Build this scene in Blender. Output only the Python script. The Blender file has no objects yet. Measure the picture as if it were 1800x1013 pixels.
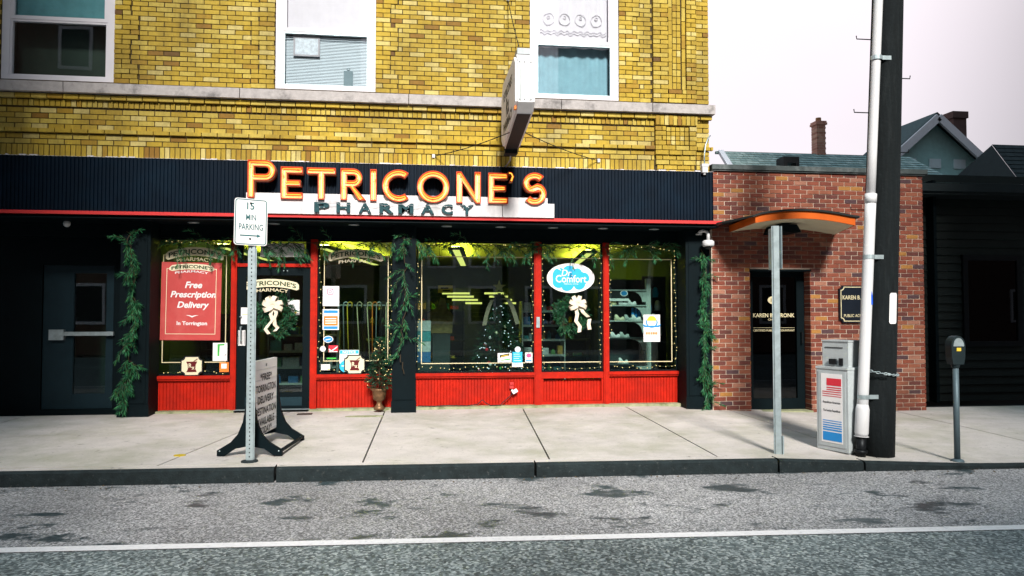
import bpy, math, random
from mathutils import Vector, Matrix
R = random.Random(11)
SC = bpy.context.scene
COL = SC.collection
rad = math.radians

# ------------------------------------------------------------------ camera
CAM = Vector((0, -10.7, 1.42))
YAW, PITCH, FPX = rad(7.1), math.atan(44 / 1300.0), 1300.0
FW = Vector((math.sin(YAW) * math.cos(PITCH), math.cos(YAW) * math.cos(PITCH), math.sin(PITCH)))
RT = Vector((math.cos(YAW), -math.sin(YAW), 0))
UP = RT.cross(FW)
cd = bpy.data.cameras.new('camera'); co = bpy.data.objects.new('camera', cd); COL.objects.link(co)
cd.sensor_width = 36; cd.lens = 26; cd.clip_start = .05; cd.clip_end = 2000
co.matrix_world = Matrix(((RT.x, UP.x, -FW.x, CAM.x), (RT.y, UP.y, -FW.y, CAM.y), (RT.z, UP.z, -FW.z, CAM.z), (0, 0, 0, 1)))
SC.camera = co

# ------------------------------------------------------------------ overcast sky, one soft sun
SUN = Vector((.02, -.81, .59)).normalized()
wd = bpy.data.worlds.new('World'); SC.world = wd; wd.use_nodes = True
nt = wd.node_tree; nt.nodes.clear()
wo = nt.nodes.new('ShaderNodeOutputWorld'); bg = nt.nodes.new('ShaderNodeBackground')
sk = nt.nodes.new('ShaderNodeTexSky'); sk.sky_type = 'NISHITA'; sk.sun_disc = False
sk.sun_elevation = math.asin(SUN.z); sk.sun_rotation = math.atan2(SUN.x, SUN.y)
tc = nt.nodes.new('ShaderNodeTexCoord'); nz = nt.nodes.new('ShaderNodeTexNoise')
nz.inputs['Scale'].default_value = 1.6; nz.inputs['Detail'].default_value = 4
cr = nt.nodes.new('ShaderNodeValToRGB')
cr.color_ramp.elements[0].position = .30; cr.color_ramp.elements[0].color = (.90, .81, .86, 1)
cr.color_ramp.elements[1].position = .66; cr.color_ramp.elements[1].color = (1.05, .955, 1.0, 1)
L = nt.links.new
def wmath(op, a, b=None, c=None):
    n = nt.nodes.new('ShaderNodeMath'); n.operation = op
    for i, v in enumerate((a, b, c)):
        if v is None: continue
        if isinstance(v, (int, float)): n.inputs[i].default_value = v
        else: L(v, n.inputs[i])
    return n.outputs[0]
sx_ = nt.nodes.new('ShaderNodeSeparateXYZ'); L(tc.outputs['Generated'], sx_.inputs[0])
zz = wmath('MAXIMUM', sx_.outputs['Z'], 0.0)
grad = wmath('MULTIPLY_ADD', zz, 2.4, 3.95)           # overcast: the zenith is brighter than the horizon
dp = nt.nodes.new('ShaderNodeVectorMath'); dp.operation = 'DOT_PRODUCT'; L(tc.outputs['Generated'], dp.inputs[0]); dp.inputs[1].default_value = SUN
hot = wmath('POWER', wmath('MAXIMUM', dp.outputs['Value'], 0.0), 4.0)
grad = wmath('MULTIPLY_ADD', hot, 1.5, grad)         # thin cloud round the sun
east_dark = nt.nodes.new('ShaderNodeMapRange'); east_dark.interpolation_type = 'SMOOTHSTEP'
for i, v in ((1, .53), (2, .78), (3, 1.0), (4, .34)): east_dark.inputs[i].default_value = v
L(wmath('MULTIPLY_ADD', nz.outputs['Fac'], .12, wmath('ADD', sx_.outputs['X'], -.05)), east_dark.inputs[0])   # sky darkened to the east, an added edge falloff
lum = wmath('MULTIPLY', grad, east_dark.outputs[0])
mv = nt.nodes.new('ShaderNodeMixRGB'); mv.blend_type = 'MULTIPLY'; mv.inputs[0].default_value = 1
L(tc.outputs['Generated'], nz.inputs['Vector']); L(nz.outputs['Fac'], cr.inputs['Fac']); L(cr.outputs['Color'], mv.inputs[1]); L(lum, mv.inputs[2])
tr_ = nt.nodes.new('ShaderNodeMapRange'); tr_.interpolation_type = 'SMOOTHSTEP'; tr_.inputs[1].default_value = .39; tr_.inputs[2].default_value = .66; L(zz, tr_.inputs[0])
tint = nt.nodes.new('ShaderNodeMixRGB'); tint.inputs[1].default_value = (1,1,1,1); tint.inputs[2].default_value = (.36,.60,.68,1); L(tr_.outputs[0], tint.inputs[0])   # cloud thins to blue overhead
tcol = nt.nodes.new('ShaderNodeMixRGB'); tcol.blend_type = 'MULTIPLY'; tcol.inputs[0].default_value = 1; L(mv.outputs['Color'], tcol.inputs[1]); L(tint.outputs['Color'], tcol.inputs[2])
mx = nt.nodes.new('ShaderNodeMixRGB'); mx.inputs[0].default_value = .95
L(sk.outputs['Color'], mx.inputs[1]); L(tcol.outputs['Color'], mx.inputs[2])
L(mx.outputs['Color'], bg.inputs['Color']); bg.inputs['Strength'].default_value = .05
L(bg.outputs[0], wo.inputs[0])
sl = bpy.data.lights.new('sun', 'SUN'); sl.energy = 1.5; sl.angle = rad(10); sl.color = (1, .96, .9)
so = bpy.data.objects.new('sun', sl); COL.objects.link(so); so.rotation_euler = SUN.to_track_quat('Z', 'Y').to_euler()
SC.view_settings.view_transform = 'Standard'; SC.view_settings.look = 'None'
SC.view_settings.exposure = 2.2; SC.view_settings.gamma = 1
SC.render.engine = 'CYCLES'
cy = SC.cycles
cy.use_denoising = True; cy.max_bounces = 8; cy.transparent_max_bounces = 24; cy.diffuse_bounces = 3; cy.glossy_bounces = 3
cy.caustics_reflective = False; cy.caustics_refractive = False; cy.sample_clamp_indirect = 6

# ------------------------------------------------------------------ helpers
def ray(px, py): return FW * FPX + RT * (px - 900) - UP * (py - 506.5)
def W(px, py, Y=0.0):
    r = ray(px, py); p = CAM + r * ((Y - CAM.y) / r.y); return p.x, p.z
def G(px, py, Z=-.05):
    r = ray(px, py); p = CAM + r * ((Z - CAM.z) / r.z); return p.x, p.y
def zg(x, y):                                        # pavement height: falls to the kerb and a little to the east
    return .017 * min(0, y) - .09 * min(1, max(0, (x - 3.6) / 2.2))
def kerb_y(x): return -3.40 - .04 * x

class MB:
    def __init__(s): s.v = []; s.f = []; s.m = []; s.mi = 0
    def add(s, vs, fs, mi=None):
        b = len(s.v); s.v += [tuple(p) for p in vs]
        for f in fs: s.f.append(tuple(b + i for i in f)); s.m.append(s.mi if mi is None else mi)
    def merge(s, o, M=None):
        s.add([tuple(M @ Vector(p)) for p in o.v] if M else o.v, []); b = len(s.v) - len(o.v)
        for f, m in zip(o.f, o.m): s.f.append(tuple(b + i for i in f)); s.m.append(m)
        return s
    def box(s, x0, x1, y0, y1, z0, z1, back=True):
        v = [(x0,y0,z0),(x1,y0,z0),(x1,y1,z0),(x0,y1,z0),(x0,y0,z1),(x1,y0,z1),(x1,y1,z1),(x0,y1,z1)]
        f = [(0,1,5,4),(1,2,6,5),(3,0,4,7),(4,5,6,7),(0,3,2,1)]
        if back: f.append((2,3,7,6))
        s.add(v, f); return s
    def quad(s, a, b, c, d): s.add([a,b,c,d], [(0,1,2,3)])
    def bar(s, a, b, w, h, up=(0,0,1)):
        a, b = Vector(a), Vector(b); d = (b - a).normalized(); u = Vector(up)
        sx = d.cross(u).normalized() * w / 2; sz = sx.cross(d).normalized() * h / 2
        v = [a-sx-sz,a+sx-sz,a+sx+sz,a-sx+sz,b-sx-sz,b+sx-sz,b+sx+sz,b-sx+sz]
        s.add(v, [(0,1,2,3),(7,6,5,4),(0,4,5,1),(1,5,6,2),(2,6,7,3),(3,7,4,0)]); return s
    def tube(s, pts, r, n=8, closed=False, radii=None):
        pts = [Vector(p) for p in pts]; N = len(pts); ref = Vector((.13, .21, .97)); vs = []; prev = None
        for i, p in enumerate(pts):
            if closed: d = pts[(i+1) % N] - pts[i-1]
            else: d = pts[min(i+1, N-1)] - pts[max(i-1, 0)]
            d = d.normalized() if d.length > 1e-9 else Vector((0,0,1))
            if prev is None:
                a = d.cross(ref)
                if a.length < .05: a = d.cross(Vector((1,0,0)))
            else: a = prev - d * prev.dot(d)
            a.normalize(); prev = a; b = d.cross(a); rr = radii[i] if radii else r
            for k in range(n):
                t = 2*math.pi*k/n; vs.append(p + a*(rr*math.cos(t)) + b*(rr*math.sin(t)))
        fs = []
        for i in range(N if closed else N-1):
            j = (i+1) % N
            for k in range(n): fs.append((i*n+k, i*n+(k+1)%n, j*n+(k+1)%n, j*n+k))
        if not closed: fs.append(tuple(range(n-1,-1,-1))); fs.append(tuple((N-1)*n+k for k in range(n)))
        s.add(vs, fs); return s
    def lathe(s, prof, c=(0,0,0), n=20):
        vs = []; fs = []
        for r, z in prof:
            for k in range(n):
                t = 2*math.pi*k/n; vs.append((c[0]+r*math.cos(t), c[1]+r*math.sin(t), c[2]+z))
        for i in range(len(prof)-1):
            for k in range(n): fs.append((i*n+k, i*n+(k+1)%n, (i+1)*n+(k+1)%n, (i+1)*n+k))
        fs.append(tuple(range(n-1,-1,-1))); fs.append(tuple((len(prof)-1)*n+k for k in range(n)))
        s.add(vs, fs); return s
    def prism(s, poly, y0, y1):                     # poly in (x, z), front y0
        n = len(poly); vs = [(x, y0, z) for x, z in poly] + [(x, y1, z) for x, z in poly]
        s.add(vs, [tuple(range(n)), tuple(range(2*n-1, n-1, -1))] + [(i, n+i, n+(i+1)%n, (i+1)%n) for i in range(n)]); return s
    def ball(s, c, r, n=8, m=6, sz=1.0):
        return s.lathe([(max(1e-4, r*math.sin(math.pi*i/m)), -sz*r*math.cos(math.pi*i/m)) for i in range(m+1)], c, n)
    def shape(s, contours, y, ex):                  # 2D outlines with holes, front at y, depth ex going back
        vs, fs = fill2d(contours, ex); s.add([(a, y + ex/2 - w, b) for a, b, w in vs], fs); return s
    def text(s, t, cx, cz, y, h=None, w=None, bold=0, shear=0, ex=0, warp=None, P=None, align=0, spacing=1):
        vs, fs = text2d(t, bold, shear, spacing)
        x0 = min(v[0] for v in vs); x1 = max(v[0] for v in vs); z0 = min(v[1] for v in vs); z1 = max(v[1] for v in vs)
        k = h / (z1 - z0) if h else w / (x1 - x0); kx = w / (x1 - x0) if w else k
        if align: cx = cx + align * kx * (x1 - x0) / 2
        out = []
        for a, b in vs:
            u = (a - (x0+x1)/2) * kx; v = (b - (z0+z1)/2) * k
            if warp: u, v = warp(u, v)
            out.append(P(u, v) if P else (cx+u, y, cz+v))
        s.add(out, fs)
        if ex:
            ed = {}
            for f in fs:
                for i in range(len(f)):
                    e = (f[i], f[(i+1) % len(f)]); ed[e] = ed.get(e, 0) + 1
            b = len(s.v); s.v += [(p[0], p[1]+ex, p[2]) for p in out]; a0 = b - len(out)
            for (i, j) in ed:
                if (j, i) not in ed: s.f.append((a0+j, a0+i, b+i, b+j)); s.m.append(s.mi)
        return s
    def build(s, name, mat, parent=None, smooth=False, origin=None):
        me = bpy.data.meshes.new(name)
        off = Vector((0,0,0))
        if parent is not None:
            q = parent
            while q is not None: off += q.location; q = q.parent
        elif origin is not None: off = Vector(origin)
        else:
            xs = [p[0] for p in s.v]; ys = [p[1] for p in s.v]; zs = [p[2] for p in s.v]
            off = Vector(((min(xs)+max(xs))/2, (min(ys)+max(ys))/2, min(zs)))
        me.from_pydata([(p[0]-off.x, p[1]-off.y, p[2]-off.z) for p in s.v], [], s.f)
        for m in (mat if isinstance(mat, (list, tuple)) else [mat]): me.materials.append(m)
        me.polygons.foreach_set('material_index', s.m)
        if smooth: me.polygons.foreach_set('use_smooth', [True]*len(me.polygons))
        me.update()
        o = bpy.data.objects.new(name, me); COL.objects.link(o)
        if parent is not None: o.parent = parent
        else: o.location = off
        return o

_T = {}
def text2d(t, bold, shear, spacing):
    k = (t, bold, shear, spacing)
    if k not in _T:
        cu = bpy.data.curves.new('lettering', 'FONT'); cu.body = t; cu.offset = bold; cu.shear = shear; cu.space_character = spacing
        cu.resolution_u = 3
        ob = bpy.data.objects.new('lettering', cu); COL.objects.link(ob)
        me = bpy.data.meshes.new_from_object(ob.evaluated_get(bpy.context.evaluated_depsgraph_get()))
        _T[k] = ([(v.co.x, v.co.y) for v in me.vertices], [tuple(p.vertices) for p in me.polygons])
        bpy.data.objects.remove(ob); bpy.data.curves.remove(cu); bpy.data.meshes.remove(me)
    return _T[k]
def fill2d(contours, ex):
    cu = bpy.data.curves.new('shape', 'CURVE'); cu.dimensions = '2D'; cu.fill_mode = 'BOTH'; cu.extrude = ex/2
    for c in contours:
        sp = cu.splines.new('POLY'); sp.points.add(len(c)-1); sp.use_cyclic_u = True
        for p, q in zip(sp.points, c): p.co = (q[0], q[1], 0, 1)
    ob = bpy.data.objects.new('shape', cu); COL.objects.link(ob)
    me = bpy.data.meshes.new_from_object(ob.evaluated_get(bpy.context.evaluated_depsgraph_get()))
    r = ([tuple(v.co) for v in me.vertices], [tuple(p.vertices) for p in me.polygons])
    bpy.data.objects.remove(ob); bpy.data.curves.remove(cu); bpy.data.meshes.remove(me)
    return r
def inset(c, d):                                    # offset a closed outline inwards (d>0) for either winding
    n = len(c); A = sum(c[i][0]*c[(i+1)%n][1]-c[(i+1)%n][0]*c[i][1] for i in range(n))
    sg = 1 if A > 0 else -1; out = []
    for i in range(n):
        p0, p1, p2 = Vector(c[i-1]), Vector(c[i]), Vector(c[(i+1)%n])
        a = (p1-p0).normalized(); b = (p2-p1).normalized()
        n1 = Vector((-a.y, a.x))*sg; n2 = Vector((-b.y, b.x))*sg
        m = n1+n2; m = m.normalized() if m.length > 1e-6 else n1
        out.append(tuple(p1 + m*(d/max(.45, m.dot(n1)))))
    return out
def tag(o, label=None, cat=None, group=None, kind=None):
    if label: o['label'] = label
    if cat: o['category'] = cat
    if group: o['group'] = group
    if kind: o['kind'] = kind
    return o
def thing(name, label, cat, loc=(0,0,0), group=None):
    o = bpy.data.objects.new(name, None); COL.objects.link(o); o.location = loc; o.empty_display_size = .1
    return tag(o, label, cat, group)
def ellipse(cx, cz, a, b, n=32): return [(cx+a*math.cos(2*math.pi*i/n), cz+b*math.sin(2*math.pi*i/n)) for i in range(n)]
def rect(x0, x1, z0, z1): return [(x0,z0),(x1,z0),(x1,z1),(x0,z1)]
def rrect(x0, x1, z0, z1, r, n=5):
    o = []
    for cx, cz, a in ((x1-r,z0+r,-90),(x1-r,z1-r,0),(x0+r,z1-r,90),(x0+r,z0+r,180)):
        for i in range(n+1):
            t = rad(a+90*i/n); o.append((cx+r*math.cos(t), cz+r*math.sin(t)))
    return o
def notched(x0, x1, z0, z1, r, n=5):                # plaque with concave corners
    o = []
    for cx, cz, a in ((x1,z0,180),(x1,z1,270),(x0,z1,0),(x0,z0,90)):
        for i in range(n+1):
            t = rad(a-90*i/n); o.append((cx+r*math.cos(t), cz+r*math.sin(t)))
    return o

# ------------------------------------------------------------------ materials
def nodes(name):
    m = bpy.data.materials.new(name); m.use_nodes = True; t = m.node_tree; t.nodes.clear()
    o = t.nodes.new('ShaderNodeOutputMaterial'); return m, t, o
def mat(name, col, rough=.6, metal=0.0, var=.18, scale=6.0, bump=0.0, bscale=60.0, ramp=None, emis=None, es=0.0, spec=.25, dirt=0.0, dcol=(.05,.045,.04), dscale=1.5, stretch=(1,1,1), dedge=.08, dpos=.58):
    m, t, o = nodes(name); N = t.nodes.new; K = t.links.new
    p = N('ShaderNodeBsdfPrincipled'); K(p.outputs[0], o.inputs[0])
    p.inputs['Roughness'].default_value = rough; p.inputs['Metallic'].default_value = metal; p.inputs['Specular IOR Level'].default_value = spec
    tcn = N('ShaderNodeTexCoord'); mp = N('ShaderNodeMapping'); K(tcn.outputs['Object'], mp.inputs[0]); mp.inputs['Scale'].default_value = stretch
    nz = N('ShaderNodeTexNoise'); nz.inputs['Scale'].default_value = scale; nz.inputs['Detail'].default_value = 6; nz.inputs['Roughness'].default_value = .65; K(mp.outputs[0], nz.inputs[0])
    mr = N('ShaderNodeMapRange'); mr.inputs[1].default_value = .25; mr.inputs[2].default_value = .75; mr.inputs[3].default_value = 1-var; mr.inputs[4].default_value = 1+var; K(nz.outputs['Fac'], mr.inputs[0])
    mul = N('ShaderNodeMixRGB'); mul.blend_type = 'MULTIPLY'; mul.inputs[0].default_value = 1; K(mr.outputs[0], mul.inputs[2])
    if ramp:                                        # one colour per separate piece (brick, shingle, leaf)
        gi = N('ShaderNodeNewGeometry'); rp = N('ShaderNodeValToRGB'); rp.color_ramp.interpolation = 'CONSTANT'
        e = rp.color_ramp.elements
        while len(e) < len(ramp): e.new(.5)
        acc = 0; tot = sum(w for _, w in ramp)
        for i, (c, w) in enumerate(ramp): e[i].position = acc/tot; e[i].color = (*c, 1); acc += w
        K(gi.outputs['Random Per Island'], rp.inputs[0]); K(rp.outputs[0], mul.inputs[1])
    else: mul.inputs[1].default_value = (*col, 1)
    last = mul.outputs[0]
    if dirt:
        n2 = N('ShaderNodeTexNoise'); n2.inputs['Scale'].default_value = dscale; n2.inputs['Detail'].default_value = 8; n2.inputs['Roughness'].default_value = .7; K(mp.outputs[0], n2.inputs[0])
        m2 = N('ShaderNodeMapRange'); m2.inputs[1].default_value = dpos-dedge; m2.inputs[2].default_value = dpos+dedge; m2.inputs[3].default_value = 0; m2.inputs[4].default_value = dirt; K(n2.outputs['Fac'], m2.inputs[0])
        mm = N('ShaderNodeMixRGB'); mm.inputs[2].default_value = (*dcol, 1); K(m2.outputs[0], mm.inputs[0]); K(last, mm.inputs[1]); last = mm.outputs[0]
    K(last, p.inputs['Base Color'])
    if bump:
        n3 = N('ShaderNodeTexNoise'); n3.inputs['Scale'].default_value = bscale; n3.inputs['Detail'].default_value = 4; K(tcn.outputs['Object'], n3.inputs[0])
        b = N('ShaderNodeBump'); b.inputs['Strength'].default_value = bump; b.inputs['Distance'].default_value = .01; K(n3.outputs['Fac'], b.inputs['Height']); K(b.outputs[0], p.inputs['Normal'])
    if emis: p.inputs['Emission Color'].default_value = (*emis, 1); p.inputs['Emission Strength'].default_value = es
    return m
def glass(name, tint=(.86,.93,.93), ior=1.5, boost=1.0):
    m, t, o = nodes(name); N = t.nodes.new; K = t.links.new
    tr = N('ShaderNodeBsdfTransparent'); tr.inputs[0].default_value = (*tint, 1)
    gl = N('ShaderNodeBsdfGlossy'); gl.inputs['Roughness'].default_value = .015; gl.inputs[0].default_value = (.95,.97,1,1)
    lw = N('ShaderNodeLayerWeight'); lw.inputs[0].default_value = .5     # Schlick: the same from both sides of the pane
    pw = N('ShaderNodeMath'); pw.operation = 'POWER'; pw.inputs[1].default_value = 5; K(lw.outputs['Facing'], pw.inputs[0])
    ml = N('ShaderNodeMath'); ml.operation = 'MULTIPLY_ADD'; ml.inputs[1].default_value = .9; ml.inputs[2].default_value = .03*boost; ml.use_clamp = True; K(pw.outputs[0], ml.inputs[0])
    nzz = N('ShaderNodeTexNoise'); nzz.inputs['Scale'].default_value = 1.1; tcn = N('ShaderNodeTexCoord'); K(tcn.outputs['Object'], nzz.inputs[0])
    bp = N('ShaderNodeBump'); bp.inputs['Strength'].default_value = .03; bp.inputs['Distance'].default_value = .02; K(nzz.outputs['Fac'], bp.inputs['Height']); K(bp.outputs[0], gl.inputs['Normal'])
    mxs = N('ShaderNodeMixShader'); K(ml.outputs[0], mxs.inputs[0]); K(tr.outputs[0], mxs.inputs[1]); K(gl.outputs[0], mxs.inputs[2]); K(mxs.outputs[0], o.inputs[0])
    return m
def glow(name, col, s):
    m, t, o = nodes(name); e = t.nodes.new('ShaderNodeEmission'); e.inputs[0].default_value = (*col, 1); e.inputs[1].default_value = s
    t.links.new(e.outputs[0], o.inputs[0]); return m
def leafmat(name, ramp, rough=.55):
    m = mat(name, (0,0,0), rough, var=.25, scale=14, ramp=ramp, spec=.3); return m

M = {}
M['ybrick'] = mat('yellow brick', (0,0,0), .75, var=.2, scale=30, bump=.3, bscale=140, dirt=.6, dcol=(.085,.06,.022), dscale=1.0, dpos=.565, dedge=.12, stretch=(1,1,.45),
    ramp=[((.47,.325,.040),8),((.43,.29,.030),6),((.52,.39,.075),5),((.57,.46,.16),2.6),((.37,.225,.025),1.6),((.26,.135,.02),.5),((.14,.07,.02),.2)])
M['ymortar'] = mat('dark mortar', (.055,.038,.016), .9, bump=.4, bscale=90)
M['rbrick'] = mat('red brick', (0,0,0), .8, var=.2, scale=20, bump=.3, bscale=120, dirt=.5, dcol=(.05,.025,.02), dscale=1.1, dpos=.6,
    ramp=[((.24,.068,.040),6),((.19,.050,.032),5),((.28,.095,.055),3),((.13,.042,.034),3),((.34,.15,.10),1),((.37,.17,.045),.8),((.085,.045,.05),1)])
M['rmortar'] = mat('pale mortar', (.62,.50,.40), .9, bump=.4, bscale=90, dirt=.5, dcol=(.2,.13,.1), dscale=1.4)
M['stone'] = mat('ledge stone', (.40,.37,.36), .8, var=.2, scale=12, bump=.35, bscale=50, dirt=.75, dcol=(.09,.085,.085), dscale=3.2, dpos=.60)
M['navy'] = mat('navy corrugated metal', (.0006,.0062,.015), .5, var=.25, scale=3, dirt=.35, dcol=(.003,.018,.036), dscale=1.2, spec=.12)
M['blackpaint'] = mat('black paint', (.0012,.0055,.0075), .6, var=.2, spec=.10)
M['redtrim'] = mat('red trim', (.62,.045,.045), .4, var=.08)
M['red'] = mat('red painted wood', (.43,.013,.004), .5, spec=.15, var=.24, scale=9, bump=.12, bscale=50, dirt=.55, dcol=(.22,.012,.008), dscale=2.6, dedge=.12)
M['white'] = mat('white vinyl', (.68,.655,.69), .45, var=.05)
M['whitecloth'] = mat('white curtain', (.66,.64,.67), .8, var=.06, emis=None)
M['blind'] = mat('pale blind', (.62,.72,.76), .6, var=.06)
M['mesh'] = mat('blue curtain', (.20,.38,.44), .7, var=.15, scale=5)
M['glass'] = glass('shop glass', (.74,.85,.82), 1.5, 2.2)
M['glassup'] = glass('upper glass', (.97,.98,.99), 1.5, 1.3)
M['cream'] = mat('cream vinyl', (.74,.66,.46), .5, var=.05)
M['goldline'] = mat('gold vinyl', (.66,.58,.36), .5, var=.05)
M['vgreen'] = mat('dark green vinyl', (.02,.05,.02), .5)
M['paper'] = mat('white paper', (.78,.76,.76), .6, var=.03)
M['ink'] = mat('black ink', (.012,.014,.016), .6)
M['signgreen'] = mat('green sign paint', (.01,.12,.13), .5)
M['steel'] = mat('galvanised steel', (.42,.50,.52), .42, .55, var=.22, scale=14, dirt=.4, dcol=(.2,.25,.26), dscale=6)
M['darkmetal'] = mat('dark metal', (.012,.014,.016), .45, .5)
def concrete():
    m = mat('sidewalk concrete', (.55,.505,.475), .85, var=.15, scale=2.6, bump=.5, bscale=130, dirt=.6, dcol=(.30,.30,.20), dscale=.9, dpos=.56, dedge=.10)
    t = m.node_tree; N = t.nodes.new; K = t.links.new; p = next(n for n in t.nodes if n.type == 'BSDF_PRINCIPLED'); last = p.inputs['Base Color'].links[0].from_socket
    O = next(n for n in t.nodes if n.type == 'TEX_COORD').outputs['Object']
    for sc, lo, hi, amt, c in ((38, .63, .72, .55, (.20,.19,.17)), (9, .66, .74, .55, (.16,.15,.13)), (150, .50, .72, .35, (.30,.28,.26))):   # grit, gum spots, speckle
        n = N('ShaderNodeTexNoise'); n.inputs['Scale'].default_value = sc; n.inputs['Detail'].default_value = 3; K(O, n.inputs[0])
        r = N('ShaderNodeMapRange'); r.inputs[1].default_value = lo; r.inputs[2].default_value = hi; r.inputs[4].default_value = amt; K(n.outputs['Fac'], r.inputs[0])
        q = N('ShaderNodeMixRGB'); q.inputs[2].default_value = (*c, 1); K(r.outputs[0], q.inputs[0]); K(last, q.inputs[1]); last = q.outputs[0]
    K(last, p.inputs['Base Color']); return m
M['concrete'] = concrete()
M['moss'] = mat('mossy concrete', (.30,.31,.19), .9, var=.3, scale=7, bump=.4, bscale=70, dirt=.8, dcol=(.09,.12,.04), dscale=5)
M['kerb'] = mat('dark kerb stone', (.012,.019,.021), .85, var=.5, scale=10, bump=.6, bscale=60, dirt=.7, dcol=(.07,.078,.076), dscale=26, dpos=.64, dedge=.05)
M['neonface'] = mat('enamel letter face', (.86,.62,.40), .45, var=.12, scale=12, dirt=.85, dcol=(.40,.09,.012), dscale=9, dpos=.60, dedge=.05)
M['neonrim'] = mat('red letter rim', (.62,.07,.015), .4, var=.15)
M['tube'] = glow('lit neon tube', (1, .38, .05), .6)
M['signboard'] = mat('grey white sign board', (.66,.64,.65), .55, var=.1, scale=4, dirt=.6, dcol=(.30,.30,.31), dscale=2.6, stretch=(1,1,.5), dpos=.60)
M['needle'] = leafmat('pine needles', [((.012,.10,.038),4),((.022,.15,.055),3),((.007,.06,.03),2.5),((.05,.22,.08),1.6),((.04,.13,.03),1)])
M['needledark'] = leafmat('fir needles', [((.008,.05,.022),4),((.012,.075,.03),3),((.004,.03,.016),3)])
M['needlemid'] = leafmat('wreath needles', [((.010,.075,.03),4),((.018,.11,.042),3),((.006,.045,.022),3),((.04,.15,.06),1)])
M['twig'] = mat('twig', (.05,.035,.02), .8)
M['ribbon'] = mat('cream ribbon', (.76,.66,.52), .6, var=.1, scale=30)
M['bulb'] = glow('fairy bulb', (1, .78, .32), .42)
M['bulbw'] = glow('white fairy bulb', (.85, .93, 1), .5)
M['bark'] = mat('creosote pole wood', (.0035,.006,.007), .9, var=.4, scale=6, bump=.6, bscale=25, stretch=(6,6,.6), dirt=.5, dcol=(.014,.018,.019), dscale=4)
M['pvc'] = mat('white conduit', (.60,.60,.61), .65, var=.08, dirt=.3, dcol=(.35,.42,.45), dscale=3)
M['greybox'] = mat('grey enamel', (.42,.46,.47), .45, var=.1, dirt=.35, dcol=(.22,.25,.26), dscale=4)
M['orange'] = mat('orange fascia', (.60,.11,.010), .5, var=.12)
M['cream2'] = mat('cream soffit', (.62,.58,.42), .6, var=.08)
M['shingle'] = mat('grey green shingles', (.17,.22,.21), .85, var=.25, scale=18, ramp=[((.27,.35,.33),3),((.21,.29,.28),3),((.34,.42,.40),2)], bump=.3)
M['terracotta'] = mat('flue clay', (.40,.20,.10), .8)
M['blue'] = mat('blue print', (.02,.25,.62), .5, var=.05)
M['sky'] = mat('sky blue print', (.03,.42,.72), .5, var=.05)
M['maroon'] = mat('maroon print', (.11,.008,.010), .5)
M['poster'] = mat('red poster', (.50,.065,.062), .5, var=.10, scale=3, dirt=.3, dcol=(.60,.16,.14), dscale=2.5)
M['pink'] = mat('pink print', (.70,.10,.25), .5)
M['oprint'] = mat('orange print', (.75,.20,.03), .5)
M['gprint'] = mat('green print', (.05,.42,.06), .5)
M['yprint'] = mat('yellow print', (.70,.50,.05), .5)
M['redprint'] = mat('red print', (.62,.03,.05), .5)
M['grey'] = mat('grey print', (.35,.35,.37), .6)
M['ceil'] = mat('yellow-lit ceiling tile', (.70,.66,.10), .9, var=.10, scale=2)  # yellow of the tube light put into the tile colour
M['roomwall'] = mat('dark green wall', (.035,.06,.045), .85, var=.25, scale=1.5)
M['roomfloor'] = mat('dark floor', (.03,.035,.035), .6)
M['ceiling_fill'] = glow('uplight tube', (1, .92, .20), 8)  # added glow on top of the fixtures to brighten the ceiling
M['tube_light'] = glow('fluorescent tube', (1, .90, .22), .32)
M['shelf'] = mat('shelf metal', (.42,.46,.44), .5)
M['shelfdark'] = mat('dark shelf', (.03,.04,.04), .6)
def goods(name, c): return mat(name, c, .5, var=.3, scale=30)
GOODS = [goods('carton '+n, c) for n, c in (('white',(.5,.52,.52)),('blue',(.04,.15,.35)),('teal',(.05,.25,.28)),('green',(.10,.28,.08)),('amber',(.4,.24,.05)),('red',(.35,.04,.04)),('grey',(.22,.25,.26)))]

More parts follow.
